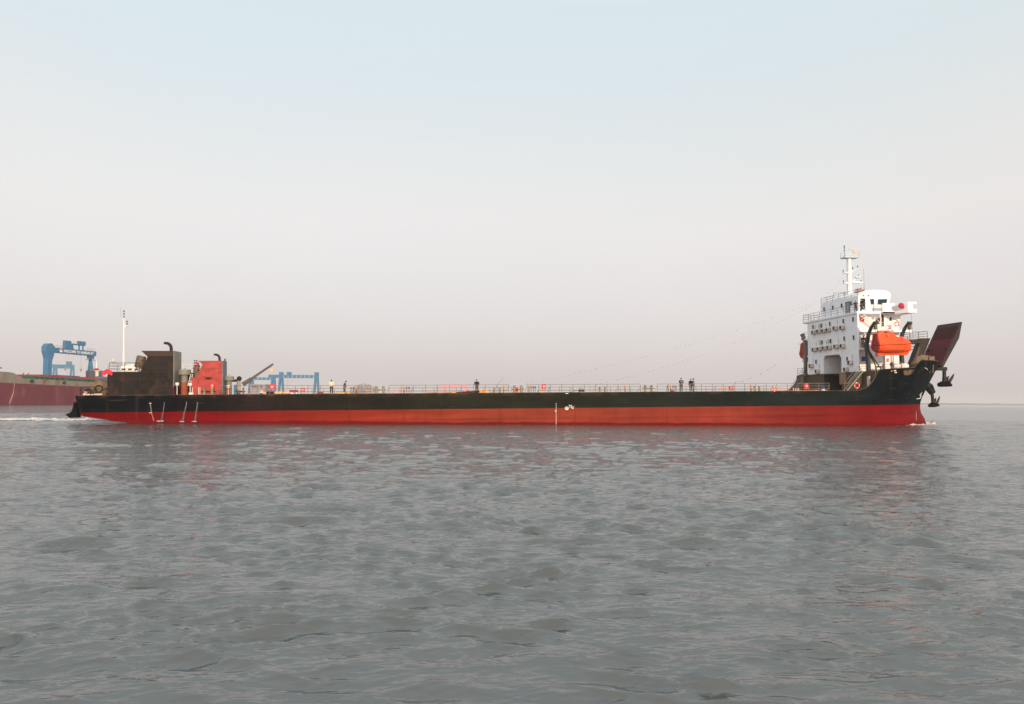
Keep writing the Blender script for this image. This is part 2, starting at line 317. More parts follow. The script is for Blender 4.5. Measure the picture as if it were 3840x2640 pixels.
def station(xn, z):
    xs = interp(z, STEM)
    if xn <= 45: x = xn
    else: x = 45+(xn-45)*(xs-45)/(62.6-45)
    tw = interp(z, [(-6, .5), (-3.6, .55), (-1.9, .6), (1., 1.2), (4, 2.2)])      # half width of the blunt stem
    x0 = interp(z, [(-6, 44), (-2, 46), (0, 48), (4, 50.5)])
    if x <= x0: b = 9.5
    else:
        t = min(1, (x-x0)/(xs-x0)); b = tw+(9.5-tw)*max(0, (1-t**1.9))**.85
    if xn < -44: b *= 1-.10*((-44-xn)/5)**2
    if z < -4.8: b *= 1-.1*(z+4.8)**2
    return x-(.12*(0-z) if xn < -48.9 and False else 0), b
def hull_side(sgn, inner=0.0, zlo=None, x_from=-60):
    cols = []
    for xn in XN:
        if xn < x_from: continue
        zt = interp(xn, TOPZ); zb = interp(xn, BOTZ) if zlo is None else zlo
        col = []
        for z in ([zb+(zt-zb)*k/14 for k in range(15)] if zlo is None else [zb+(zt-zb)*k/4 for k in range(5)]):
            x, b = station(xn, z)
            if xn <= -48.9 and zlo is None: x += .5*max(0, -z)*.55
            col.append((x-(inner if xn > 60 else 0), sgn*max(.05, b-inner), z))
        cols.append(col)
    return cols
L_, R_ = hull_side(1), hull_side(-1)
h = MB(); h.loft(R_, close=False, caps=False); h.loft(L_, close=False, caps=False)
n = len(R_[0])
for i in range(len(R_)-1): h.add([R_[i][0], R_[i+1][0], L_[i+1][0], L_[i][0]], [(0, 1, 2, 3)])
for k in range(n-1):
    for c in (0, -1): h.add([R_[c][k], R_[c][k+1], L_[c][k+1], L_[c][k]], [(0, 1, 2, 3)])
hull = h.build('hull', HULL, ship, smooth=True)
DECKM = mat('deck_paint', (.14, .06, .04), .7, var=.3, vs=.4)
dk = MB(); pr = [c for c in XN if c < 47.5]
dk.add([(-48.9, -8.4, -.02), (47.6, -9.45, -.02), (47.6, 9.45, -.02), (-48.9, 8.4, -.02)], [(0, 1, 2, 3)])
dk.build('main_deck', DECKM, ship)
fd = MB(); fo = []
for xn in [c for c in XN if c >= 47.5]:
    x, b = station(xn, 2.0); fo.append((x, b-.03))
for i in range(len(fo)-1): fd.add([(fo[i][0], -fo[i][1], 2.35), (fo[i+1][0], -fo[i+1][1], 2.35), (fo[i+1][0], fo[i+1][1], 2.35), (fo[i][0], fo[i][1], 2.35)], [(0, 1, 2, 3)])
fd.build('forecastle_deck', DECKM, ship)
for sg in (-1, 1):                                   # inner lining of the curved bulwarks, brown primer
    b_ = MB(); b_.loft(hull_side(sg, .10, 0.0, 44.9), close=False, caps=False)
    b_.build('bulwark_lining', BROWNP, ship, smooth=True)
# hull top edge bar
eb = MB()
for sg in (-1, 1):
    eb.tube([(c[-1][0], c[-1][1]+(-sg*.05), c[-1][2]) for c in (L_ if sg == 1 else R_) if c[-1][0] < 60], .06, 5)
eb.build('gunwale_bar', mat('gunwale_bar', (.07, .05, .04), .6, var=.5, vs=.7), ship)
# transverse bulkhead under the forecastle, with the vehicle tunnel opening
XW = 47.55
bk = MB()
bk.bb((XW, -9.38, 0), (XW+.12, -2.2, 2.62)); bk.bb((XW, 2.05, 0), (XW+.12, 9.38, 2.62))
bk.build('forecastle_bulkhead', BROWNP, ship)
# ------------------------------------------------------------------ bridge tower
tw = MB()
YS, YP, YI = -6.0, 6.1, -4.6
tw.bb((XW, YI, 2.62), (54.7, -2.2, 5.21)); tw.bb((XW, 2.05, 2.62), (54.7, YP-1.2, 5.21)); tw.bb((XW, YI, 5.21), (54.7, YP-1.2, 10.45))
tw.bb((XW, YS, 2.62), (XW+.18, YI, 10.66)); tw.bb((XW, YP-1.2, 2.62), (XW+.18, YP, 10.66))
tw.bb((54.4, YI, 2.36), (54.7, -2.2, 2.62))
tower = tw.build('bridge_tower', WHITE, ship, bevel=.03)
q = MB(); q.prism([(2.06, 5.22), (1.6, 5.22), (2.06, 4.7)], XW-.01, XW+.1, 'x'); q.prism([(-2.21, 5.22), (-1.75, 5.22), (-2.21, 4.7)], XW-.01, XW+.1, 'x'); q.build('gusset', WHITE, tower)
lo = MB(); lo.bb((XW+.13, YI, 0), (54.6, -2.2, 2.61)); lo.bb((XW+.13, 2.05, 0), (54.6, YP-1.2, 2.61))
lo.build('tunnel_lower_walls', BROWNP, ship)
for nm, z, x1 in (('upper_deck_slab', 8.12, 55.5), ('lower_deck_slab', 5.70, 49.6)):
    d = MB(); d.bb((XW+.18, YS, z-.14), (x1, YI, z+.14)); d.build(nm, WHITE, tower)
d = MB(); d.bb((XW-.12, YS-.05, 10.45), (53.4, 7.2, 10.72)); d.build('bridge_deck_slab', WHITE, tower, bevel=.02)
# small balconies on the port edge, seen past the tower
d = MB(); d.bb((47.9, 6.1, 8.0), (54, 7.6, 8.2)); d.bb((47.9, 6.1, 5.35), (54, 7.9, 5.55)); d.build('port_balcony', WHITE, tower)
# wheelhouse with rounded roof
wh = MB(); wv = (-4.4, 4.6)
prof = [(48.85, 10.72), (53.30, 10.72), (53.30, 11.65), (53.75, 13.3), (53.55, 13.6), (53.1, 13.82), (51.2, 13.86), (50.1, 13.68), (49.3, 13.35), (48.85, 12.96)]
secs = []
for k, (yy, sh) in enumerate(((wv[0]+.0, .0), (wv[0]+.35, .16), (0, .22), (wv[1]-.35, .16), (wv[1], 0))):
    secs.append([(x+(.1 if x > 53 else 0)*(abs(k-2) < 2), yy, z+(sh if z > 12.9 else 0)) for x, z in prof])
wh.loft(secs); wheel = wh.build('wheelhouse', WHITE, ship, smooth=True)
def window_panel(poly, y, name='window', parent=None, m=GLASS, frame=True, dy=.04):
    q = MB(); q.prism(poly, y-dy, y-dy-.03); o = q.build(name, m, parent)
    if frame:
        cx = sum(p[0] for p in poly)/len(poly); cz = sum(p[1] for p in poly)/len(poly)
        f = MB(); n_ = len(poly)
        for i in range(n_):
            a, b = poly[i], poly[(i+1) % n_]; f.tube([(a[0], y-dy-.01, a[1]), (b[0], y-dy-.01, b[1])], .035, 5)
        f.build('frame', WHITE2, o)
    return o
def pq(lst, v): return [(V(x, y, v).x, V(x, y, v).z) for x, y in lst]
window_panel(pq([(3226, 1119), (3241, 1119), (3244, 1122), (3245, 1161), (3226, 1163)], -4.4), -4.4, parent=wheel)
window_panel(pq([(3260, 1121.5), (3277, 1121), (3277.5, 1143), (3265, 1143)], -4.4), -4.4, parent=wheel)
window_panel(pq([(3290, 1122), (3326, 1121), (3327, 1123), (3322, 1143.5), (3289, 1143)], -4.4), -4.4, parent=wheel)
for px in (3237, 3256):
    p = V(px, 1109, -4.4); q = MB(); q.tube([(p.x, -4.4, p.z), (p.x, -4.52, p.z)], .1, 8); q.build('round_vent', BEIGE, wheel)
# aft-facing windows (rounded ports) and their open covers
def aft_window(px, py, X=XW, w_=.40, h_=.66, m=GLASS, parent=None, name='window', cover=False):
    p = Xp(px, py, X); poly = []
    for a in range(12):
        t = 2*math.pi*(a+.5)/12; cx, cz = math.cos(t), math.sin(t); rr = .14
        poly.append((p.y+(w_/2-rr)*(1 if cx > 0 else -1)+rr*cx, p.z+(h_/2-rr)*(1 if cz > 0 else -1)+rr*cz))
    q = MB(); q.prism(poly, X-.03, X-.07, 'x'); o = q.build(name, m, parent or tower)
    f = MB(); c = [(X-.05, a, b) for a, b in poly]; f.tube(c+[c[0]], .03, 5); f.build('frame', WHITE2, o)
    if cover:
        cc = MB(); cc.prism([(a-(w_+.2), b) for a, b in poly] if cover < 0 else [(a+(w_+.12), b) for a, b in poly], X-.04, X-.09, 'x'); cc.build('cover', PALEG, o)
    return o
C2 = lambda x, y: (3000+x/6.383, 1050+y/6.383)
C4 = lambda x, y: (2900+x/6.383, 1250+y/6.383)
for x, y, cv in ((320, 1125, 0), (520, 1093, 1), (722, 1050, 0), (1045, 985, 0), (1278, 940, 0), (535, 1490, 1), (742, 1460, 1), (1065, 1405, 0), (1290, 1375, 0)):
    aft_window(*C2(x, y), cover=cv)
aft_window(*C4(1030, 680)); aft_window(*C4(1775, 615)); 
for x, y in ((585, 705), (793, 665), (1005, 615), (1230, 560)): aft_window(*C2(x, y), X=48.85, parent=wheel)
p = Xp(*C2(1150, 670), 48.85); q = MB(); q.bb((48.80, p.y-.38, 10.8), (48.84, p.y+.38, 12.45)); dr = q.build('door', GREY, wheel)
q = MB(); q.bb((48.78, p.y-.45, 10.75), (48.82, p.y-.38, 12.55)); q.bb((48.78, p.y+.38, 10.75), (48.82, p.y+.5, 12.55)); q.bb((48.78, p.y-.45, 12.47), (48.82, p.y+.5, 12.58)); q.build('door_frame', BLACK, dr)
# air conditioners
def ac_unit(px, py):
    p = Xp(px, py, XW); r = MB(); r.bb((XW-.36, p.y-.40, p.z-.28), (XW-.04, p.y+.40, p.z+.27)); o = r.build('air_conditioner', CREAM, tower, bevel=.02)
    g = MB(); g.M = Matrix.Translation((XW-.37, p.y+.1, p.z)) @ Matrix.Rotation(math.pi/2, 4, 'Y'); g.tube([(0, 0, -.01), (0, 0, .012)], .22, 12); g.build('fan_grille', DGREY, o)
    b = MB(); b.bb((XW-.38, p.y-.42, p.z-.33), (XW, p.y-.36, p.z-.28)); b.bb((XW-.38, p.y+.36, p.z-.33), (XW, p.y+.42, p.z-.28)); b.bb((XW-.05, p.y-.41, p.z-.36), (XW-.01, p.y-.35, p.z+.1)); b.build('bracket', STEEL, o)
    s_ = MB(); z = p.z+.27; s_.tube([(XW-.12, p.y-.30, z-.1), (XW-.05, p.y-.32, z+.3), (XW-.04, p.y-.36, z+.75)], .022, 5); s_.build('pipe', STEEL, o)
for x, y in ((350, 1250), (470, 1225), (590, 1215), (700, 1190), (868, 1150), (1030, 1135)): ac_unit(*C2(x, y))
for x, y in ((1000, 385), (1125, 370), (1245, 350), (1360, 335), (1525, 310), (1680, 295), (925, 770), (1075, 905), (1862, 690), (1760, 860)): ac_unit(*C4(x, y))
# starboard side doors, windows, boxes
for pts in ([(3282, 1182), (3299, 1181), (3300, 1216), (3282, 1216)], [(3304, 1181), (3313, 1179), (3315, 1224), (3304, 1226)]):
    o = window_panel(pq(pts, YI), YI, 'door', tower, DGREY)
window_panel(pq([(3334, 1190), (3343, 1190), (3343, 1204), (3334, 1204)], YI), YI, parent=tower)
def sbox(px, py, v, w_, h_, m, name, parent, th=.16, bev=.0):
    p = V(px, py, v); q = MB(); q.bb((p.x-w_/2, v-th, p.z-h_/2), (p.x+w_/2, v, p.z+h_/2)); return q.build(name, m, parent, bevel=bev)
b = sbox(3231, 1198, YI, .52, .58, FIRE, 'fire_hose_box', tower, .2); q = MB(); p = V(3231, 1198, YI-.21); q.tube([(p.x, p.y, p.z), (p.x, p.y-.02, p.z)], .15, 12); q.build('emblem', mat('pale_red', (.9, .45, .42), .5), b)
sbox(3253, 1365.5, YI, .40, .58, CRIM, 'fire_hose_box', tower, .2)
sbox(3237.5, 1346, YI, .48, .62, BLUEP, 'blue_cabinet', tower, .25, .04)
q = MB(); p = V(3329.5, 1349.8, YI-.05); q.prism([(p.x-.24, p.z), (p.x, p.z-.27), (p.x+.24, p.z), (p.x, p.z+.27)], p.y, p.y-.02); q.build('diamond_sign', mat('sign_orange', (.62, .19, .04), .5), tower)
for px, py in ((3314, 1372), (3338.5, 1225)):
    p = V(px, py, YI-.2); q = MB(); q.tube([(p.x, p.y, p.z-.32), (p.x, p.y, p.z+.12), (p.x, p.y, p.z+.2), (p.x, p.y, p.z+.32)], [.1, .1, .04, .03], 8); q.build('extinguisher', FIRE, tower)
# pipes and beams on the lower side wall
for px in (3349.5, 3342, 3315.5):
    a = V(px, 1318, YI-.08); c = V(px+.5, 1384, YI-.08); q = MB(); q.tube([a, (a.x, a.y, 2.6)], .045, 6); q.build('wall_pipe', GREY, tower)
q = MB(); q.bb((XW+.5, YI-.1, 2.4), (XW+.62, YI, 5.6)); q.build('wall_pipe', WHITE2, tower)
# bridge wing, solid bulwark running out and forward
wp = [(51.25, -6.05), (53.0, -6.05), (53.9, -7.5), (55.15, -7.5)]
q = MB(); zf = 10.5
q.prism([(51.0, -4.5), (51.0, -6.05), (53.0, -6.05), (53.9, -7.5), (55.2, -7.5), (55.2, -4.5)], zf-.05, zf+.12, 'z'); wing = q.build('bridge_wing', WHITE, ship)
q = MB()
for a, b in zip(wp[:-1], wp[1:]):
    dx, dy = b[0]-a[0], b[1]-a[1]; l = math.hypot(dx, dy); nx, ny = -dy/l*.06, dx/l*.06
    if a[0] > 53.8:   # outer panel has a window notch
        for (t0, t1, z0, z1) in ((0, .55, zf+.12, 11.88), (.55, 1, zf+.12, zf+.42), (.55, 1, 11.62, 11.88)):
            q.prism([(a[0]+dx*t0, a[1]+dy*t0), (a[0]+dx*t1, a[1]+dy*t1), (a[0]+dx*t1+nx, a[1]+dy*t1+ny), (a[0]+dx*t0+nx, a[1]+dy*t0+ny)], z0, z1, 'z')
    else: q.prism([a, b, (b[0]+nx, b[1]+ny), (a[0]+nx, a[1]+ny)], zf+.12, 11.88, 'z')
q.build('wing_bulwark', WHITE, wing)
q = MB(); q.prism([(53.2, 10.45), (54.6, 9.6), (54.8, 10.45)], -4.9, -4.7); q.prism([(50.9, 10.45), (51.0, 9.9), (51.1, 10.45)], -5.9, -4.7); q.build('bracket', WHITE, wing)
# red life raft bag / covered searchlight on wing
c = V(3377, 1147, -7.0)
q = MB(); q.loft([[(c.x+dx*sx_, c.y-.05-d_, c.z+dz*sx_) for dx, dz in ((-.40, .05), (-.33, .30), (0, .42), (.36, .28), (.42, -.30), (.30, -.42), (-.15, -.32), (-.36, -.15))] for d_, sx_ in ((0, .92), (.10, 1.0), (.22, .8), (.28, .35))]); q.build('covered_fitting', CRIM, wing, smooth=True)
# railings ------------------------------------------------------------
def railing(pts, hgt=1.0, n_rails=3, step=1.4, m=STEEL, parent=None, r=.022, name='railing', rp=.03, topm=True):
    q = MB()
    for a, b in zip(pts[:-1], pts[1:]):
        a, b = Vector(a), Vector(b); l = (b-a).length; k = max(1, round(l/step))
        for i in range(k+1):
            p = a.lerp(b, i/k); q.tube([p, p+Vector((0, 0, hgt))], rp, 5)
        for j in range(n_rails):
            z = hgt*(1-j/n_rails*1.0) if n_rails > 1 else hgt
            q.tube([a+Vector((0, 0, z)), b+Vector((0, 0, z))], r*(1.25 if j == 0 else 1), 5)
    return q.build(name, m, parent or ship)
def rail_px(p0, p1, v, z=0, **k): a = V(p0, 1475, v).x; b = V(p1, 1475, v).x; return railing([(a, v, z), (b, v, z)], **k)
for a, b in ((817, 1389), (1459, 1908), (1977, 2402), (2465, 3110), (3168, 3212)): rail_px(a, b, -9.38)
for a, b in ((1459, 1908), (1977, 2402), (2465, 3110)):
    xa, xb = V(a, 1475, -9.38).x, V(b, 1475, -9.38).x; k = round((xb-xa)/2.6)
    for i in range(k+1):
        x = xa+(xb-xa)*i/k; q = MB(); q.tube([(x, -9.36, .75), (x-.32, -9.2, 0)], .022, 5); q.build('rail_stay', STEEL, ship)
for a, b in ((1000, 1420), (1500, 1960), (2020, 2440), (2500, 2900)): rail_px(a, b, 9.3, n_rails=2, step=1.6)
railing([(-48.4, -8.5, 0), (-45.7, -8.7, 0)], m=DARKBR); railing([(-48.5, -8.4, 0), (-48.5, 8.2, 0)], m=DARKBR, step=2.8, r=.015, rp=.02)
railing([(-45.4, -8.7, 2.66), (-42.2, -8.7, 2.66)], m=DARKBR, step=1.6, rp=.025); railing([(-45.4, -8.7, 2.66), (-45.4, 4.9, 2.66)], m=DARKBR, step=2.4, r=.015, rp=.02)
railing([(47.5, -5.95, 10.72), (50.0, -5.95, 10.72), (51.2, -5.95, 10.72)], hgt=1.05, step=1.0)
railing([(47.5, -5.95, 10.72), (47.5, 7.1, 10.72), (50, 7.1, 10.72)], hgt=1.05, step=1.5)
railing([(48.9, -4.2, 13.0), (48.9, 4.5, 13.0), (50.5, 4.5, 13.3)], hgt=1.0, step=1.5)
railing([(50.0, 3.0, 13.9), (53.3, 3.0, 13.9)], hgt=.75, n_rails=1)
railing([(XW+.2, -5.95, 8.26), (55.4, -5.95, 8.26)], m=RAILW, step=1.5); railing([(XW+.2, -5.95, 5.84), (49.6, -5.95, 5.84)], m=RAILW, step=.9)
railing([(47.95, 7.5, 8.2), (53.5, 7.5, 8.2)]); railing([(47.95, 7.8, 5.55), (53.5, 7.8, 5.55)])
railing([(47.6, -7.6, 2.62), (47.6, -4.7, 2.62)]); railing([(47.7, -9.2, 2.75), (51.4, -9.2, 2.75)], step=1.2)
railing([(47.6, 9.2, 2.7), (47.6, 6.4, 2.7)], step=1.2)
# stairs -------------------------------------------------------------
def stairs(a, b, w_, axis='y', n_=9, m=WHITE, parent=None):
    a, b = Vector(a), Vector(b); q = MB(); off = Vector((0, w_/2, 0)) if axis == 'y' else Vector((w_/2, 0, 0))
    for s_ in (-1, 1): q.tube([a+off*s_, b+off*s_], .07, 4)
    for i in range(1, n_):
        p = a.lerp(b, i/n_); q.box(p, (.28, w_, .05) if axis == 'y' else (w_, .28, .05))
    for s_ in (-1, 1):
        q.tube([a+off*s_+Vector((0, 0, .9)), b+off*s_+Vector((0, 0, .9))], .025, 5)
    return q.build('stairs', m, parent or tower)
stairs((48.5, -5.35, 10.5), (51.2, -5.35, 8.3), .8, n_=10); stairs((48.6, -5.35, 8.0), (50.2, -5.35, 5.85), .8, n_=9)
a = Xp(3200, 1392, 47.4); stairs((44.9, -7.0, .05), (47.3, -7.0, 2.65), .8, n_=10, m=GREY, parent=ship)
stairs((45.4, 6.9, .05), (47.4, 6.9, 2.75), .7, n_=10, m=STEEL, parent=ship)
# brown weathertight doors in the bulkhead
for px, py, w_, h_ in ((3161.5, 1421, 1.5, 1.55), (3219, 1421, 1.5, 1.6), (3010, 1433, 1.0, 1.5)):
    p = Xp(px, py, XW-.05); q = MB(); q.bb((XW-.14, p.y-w_/2, p.z-h_/2), (XW-.02, p.y+w_/2, p.z+h_/2)); q.build('weathertight_door', mat('door_tan', (.27, .18, .09), .55, var=.15), ship, bevel=.05)
p = V(3243, 1425, -8.9); q = MB(); q.bb((47.2, -8.6, .3), (47.45, -8.2, 1.9)); q.build('locker', CREAM, ship)
# radar mast -----------------------------------------------------------
mz = 13.9
q = MB(); q.M = Matrix.Translation((50.5, 0, 0)); q.loft([[(r*math.cos(a), r*math.sin(a)*1.1, z) for a in np.linspace(0, 2*math.pi, 9)[:-1]+.39] for z, r in ((12.9, .38), (14.5, .35), (17.0, .30), (19.2, .27))])
mast = q.build('radar_mast', WHITE, ship, smooth=False)
q = MB(); q.M = Matrix.Translation((50.6, 0, 0)); q.prism([(-1.05, -.6), (1.1, -.6), (1.2, 0), (1.1, .6), (-1.05, .6)], 19.18, 19.32, 'z'); q.build('platform', TEAL, mast)
railing([(49.6, -.55, 19.3), (51.75, -.55, 19.3), (51.75, .55, 19.3), (49.6, .55, 19.3), (49.6, -.55, 19.3)], hgt=.62, n_rails=2, step=.7, m=WHITE2, parent=mast, r=.014, rp=.018)
for (x0, x1, z0, z1) in ((50.2, 49.6, 17.25, 17.15), (50.2, 49.55, 15.75, 15.62), (50.8, 51.85, 17.4, 17.85), (50.9, 52.0, 16.0, 16.5), (51.5, 52.6, 16.5, 16.85)):
    q = MB(); q.prism([(x0, z0), (x1, z1), (x1, z1-.10), (x0, z0-.32)], -.12, .12); q.build('crosstree', TEAL, mast)
q = MB(); q.bb((50.8, -.45, 15.62), (52.4, .45, 15.74)); q.build('platform', WHITE, mast)
for x, z in ((49.6, 17.22), (49.62, 15.7), (51.1, 17.65), (51.85, 17.9), (52.0, 16.55), (49.65, 14.0), (52.35, 15.8)):
    q = MB(); q.tube([(x, 0, z), (x, 0, z+.16), (x, 0, z+.2), (x, 0, z+.3)], [.09, .09, .06, .05], 8); q.build('navigation_light', mat('lamp_teal', (.10, .22, .24), .4), mast)
q = MB(); q.tube([(49.85, 0, 19.3), (49.85, 0, 20.9)], .03, 6)
for z in (20.25, 20.6, 20.85): q.tube([(49.85, 0, z), (49.85, 0, z+.17)], .1, 8)
q.build('light_pole', mat('lamp_teal', (.1, .2, .2), .4), mast)
q = MB(); q.tube([(51.4, 0, 19.3), (51.4, 0, 20.0)], .06, 6); q.sphere((51.4, 0, 20.15), .24, sc=(1.3, 1, .8)); rd = q.build('radar_scanner', CREAM, mast, smooth=True)
q = MB(); q.box((51.4, 0, 20.42), (1.9, .12, .09), M=Matrix.Rotation(.16, 4, 'Y')); q.build('antenna_bar', CREAM, rd)
q = MB(); q.tube([(52.45, -.5, 13.8), (52.45, -.5, 17.6)], [.025, .012], 5); q.tube([(52.45, -.5, 13.9), (52.45, -.5, 14.5)], .05, 6); q.build('whip_antenna', DGREY, wheel)
q = MB(); q.tube([(51.9, -1.0, 13.9), (51.9, -1.0, 14.5)], .14, 8); q.build('horn', BRICK, wheel)
# searchlight / dish cluster on the wheelhouse roof
q = MB(); 
for k in range(26):
    a = rng.uniform(-1, 1, 3); q.tube([(50.0+a[0]*.5, -3+a[1]*.5, 14.0+a[2]*.35), (50.0+a[1]*.7, -3+a[2]*.6, 14.1+a[0]*.4)], .035, 4)
q.tube([(49.0, -3, 13.0), (49.9, -3, 14.1)], .06, 5); q.tube([(50.2, -3, 13.3), (50.0, -3, 14.0)], .06, 5); q.build('folded_davit', mat('rusty_beige', (.35, .24, .18), .7, var=.4, vs=8), wheel)
q = MB(); q.tube([(48.95, -2.9, 13.1), (49.3, -1.5, 13.15), (49.1, 0, 13.1), (49.2, 1.0, 13.12)], .09, 6); q.build('hose', BRICK, wheel)
# whistle/aerial cables as thin lines from the wing
q = MB(); a = V(3413, 1177, -7); b = V(3427, 1300, -7); q.tube([(54.4, -7.4, 10.45), (54.7, -7.4, 5.6)], .02, 5); q.build('wing_stay', STEEL, wing)
# ------------------------------------------------------------------ foredeck gear
q = MB()     # gallows for the ramp
for v in (-4.0, 4.0):
    q.prism([(56.0, 2.35), (57.3, 2.35), (59.6, 7.3), (58.2, 7.3)], v-.45, v+.45)
q.bb((58.3, -4, 6.7), (59.4, 4, 7.28)); q.prism([(54.7, 7.0), (59.4, 7.28), (59.4, 6.7), (54.7, 6.35)], -4.4, -3.9); q.prism([(54.7, 7.0), (59.4, 7.28), (59.4, 6.7), (54.7, 6.35)], 3.9, 4.4)
gal = q.build('ramp_gallows', DGREY, ship, bevel=.03)
railing([(55.2, -4.2, 7.1), (59.3, -4.2, 7.28)], hgt=1.0, parent=gal, step=1.2); railing([(59.3, -4.2, 7.28), (59.3, 4.2, 7.28)], hgt=1.0, parent=gal, step=1.6)
q = MB()     # bow ramp, tilted plate with side girder
RB, RT = (62.9, 3.6), (66.2, 9.8); dv = Vector((RT[0]-RB[0], RT[1]-RB[1])).normalized(); nn = Vector((dv.y, -dv.x))
q.prism([RB, RT, (RT[0]+.06, RT[1]+.08), (RT[0]+.25, RT[1]+.08), (RT[0]-.75+nn.x*.5, RT[1]-2.0+nn.y*.5), (RB[0]+nn.x*.42, RB[1]+nn.y*.42)], -2.25, 2.25)
ramp_o = q.build('bow_ramp', DGREY, ship)
q = MB(); M_ = [(RB[0]-.03, RB[1]), (RT[0]-.28, RT[1]-.55)]
q.add([(M_[0][0], -2.2, M_[0][1]), (M_[0][0], 2.2, M_[0][1]), (M_[1][0], 2.2, M_[1][1]), (M_[1][0], -2.2, M_[1][1])], [(0, 1, 2, 3)])
for k in range(34):
    t = (k+.5)/34; x = RB[0]+(RT[0]-RB[0])*t-.06; z = RB[1]+(RT[1]-RB[1])*t
    if t < .93: q.bb((x-.03, -2.15, z-.03), (x+.05, 2.15, z+.03))
q.build('ramp_tread', RAMPRED, ramp_o)
q = MB()
for v in (-1.9, 1.6):
    q.tube([(59.4, v, 6.9), (64.1, v, 6.15)], .05, 6); q.tube([(59.3, v, 6.35), (64.0, v, 5.9)], .05, 6); q.box((64.2, v, 6.0), (.5, .3, .35))
q.tube([(59.0, -1.5, 5.3), (60.6, -1.5, 4.9)], .22, 8); q.build('ramp_hoist_cable', BLACK, gal)
q = MB()     # ramp winch and rollers, beige
q.prism([(55.6, 2.4), (57.4, 2.4), (57.9, 4.7), (56.9, 4.9), (55.9, 4.5), (55.3, 3.6)], -6.4, -5.9); q.tube([(56.8, -6.9, 3.4), (56.8, -4.9, 3.4)], .55, 12); q.bb((57.6, -6.6, 3.9), (58.4, -6.2, 4.6)); q.tube([(57.7, -6.4, 2.4), (57.9, -6.4, 4.7)], .12, 6); q.tube([(58.2, -6.4, 2.4), (58.3, -6.4, 4.7)], .12, 6)
q.tube([(55.9, -6.3, 4.5), (56.4, -6.3, 5.9)], .07, 5)
wn = q.build('ramp_winch', BEIGE, ship, bevel=.03); q = MB(); q.tube([(56.75, -6.45, 4.0), (56.75, -6.39, 4.0)], .28, 12); q.build('winch_opening', MAROON, wn)
q = MB(); q.tube([(57.2, -5.0, 3.0), (58.6, -5.0, 3.9)], .1, 6); q.tube([(56.6, 1, 3.3), (56.6, 4, 3.3)], .6, 12); q.bb((56.2, .5, 2.35), (57.4, 1, 4.0)); q.bb((56.2, 4, 2.35), (57.4, 4.5, 4.0)); q.build('windlass', BEIGE, ship)
# mooring opening in the starboard bow bulwark
def on_hull(px, py, out=.05):
    # surface point of the starboard hull under a survey ray
    o_ = Vector(_o); d = SHI.to_3x3() @ ray(px, py); lo_, hi_ = 60.0, 110.0
    t = (-9.6-o_.y)/d.y
    for k in range(400):
        p = o_+d*t
        xs = interp(p.z, STEM); x0 = interp(p.z, [(-6, 44), (-2, 46), (0, 48), (4, 50.5)]); tw_ = interp(p.z, [(-6, .5), (-3.6, .55), (-1.9, .6), (1., 1.2), (4, 2.2)])
        if p.x <= x0: b = 9.5
        elif p.x < xs: tt = (p.x-x0)/(xs-x0); b = tw_+(9.5-tw_)*max(0, 1-tt**1.9)**.85
        else: b = -99
        if -p.y <= b+out: return p
        t += .0004
    return p
q = MB(); P_ = [on_hull(x, y, .02) for x, y in ((3386, 1387), (3434, 1384), (3420, 1402), (3406, 1408), (3392, 1408), (3386, 1400))]; q.add(P_, [tuple(range(6))]); mo = q.build('mooring_opening', DARKBR, ship)
q = MB()
for x0, y0, x1, y1 in ((3392, 1390, 3393, 1406), (3399, 1389, 3400, 1407), (3408, 1388, 3407, 1406), (3415, 1387, 3412, 1402)): q.tube([on_hull(x0, y0, .07), on_hull(x1, y1, .07)], .11, 6)
q.build('roller', BEIGE, mo)
for px, py, r in ((3356, 1390, .16), (3359, 1397, .16), (3344, 1391.5, .1)):
    q = MB(); p = on_hull(px, py, .05); q.sphere(p, r, sc=(1.2, .4, .6)); q.build('fairlead', CREAM, ship, smooth=True)
for px, py in ((3472, 1366), (3459, 1382), (3445, 1395)):
    q = MB(); p = on_hull(px, py, .02); q.torus(p, .17, .03); q.build('hawse_ring', DGREY, ship)
q = MB(); p = on_hull(3474, 1383, .04); q.tube([p+Vector((-.25, 0, .12)), p+Vector((.05, 0, .05)), p+Vector((.15, 0, -.15))], .03, 5); q.build('anchor_pocket_lip', MARK, ship)
# hull markings --------------------------------------------------------
def mark_stroke(q, pts, r=.05, off=.03):
    P = [on_hull(x, y, off) for x, y in pts]
    for a, b in zip(P[:-1], P[1:]):
        d = (b-a); 
        if d.length < 1e-4: continue
        q.tube([a, b], r, 4)
q = MB(); mark_stroke(q, [(3457, 1473), (3449.5, 1482), (3455, 1484), (3450, 1494), (3438, 1496)], .04); q.build('thruster_mark', MARK, ship)
q = MB(); [q.box(on_hull(3436+(k % 2)*.6, 1545+k*4.2, .02), (.05, .04, .045)) for k in range(8)]; q.build('bow_draft_mark', MARK, ship)
q = MB()
for k in range(12):
    y = 1514+k*6.8; p = on_hull(2085.5, y, .02); q.box(p, (.07, .03, .10))
p = on_hull(2082.5, 1541, .02); q.box(p, (.12, .03, .1)); q.build('midship_draft_mark', MARK, ship)
q = MB()
for k in range(10):
    y = 1512.5+k*7; x = 563.5+k*.9+(max(0, k-5)*1.1); p = on_hull(x, y, .02); q.box(p, (.06 if k else .2, .03, .07))
p = on_hull(564, 1548, .02); q.box(p, (.2, .03, .06)); q.build('stern_draft_mark', MARK, ship)
q = MB(); c = on_hull(2125.4, 1531.5, .02)
q.torus(c, .17, .045, n=20); q.prism([(c.x+.19*math.cos(a), c.z+.19*math.sin(a)) for a in np.linspace(math.pi, 2*math.pi, 12)], c.y, c.y-.03)
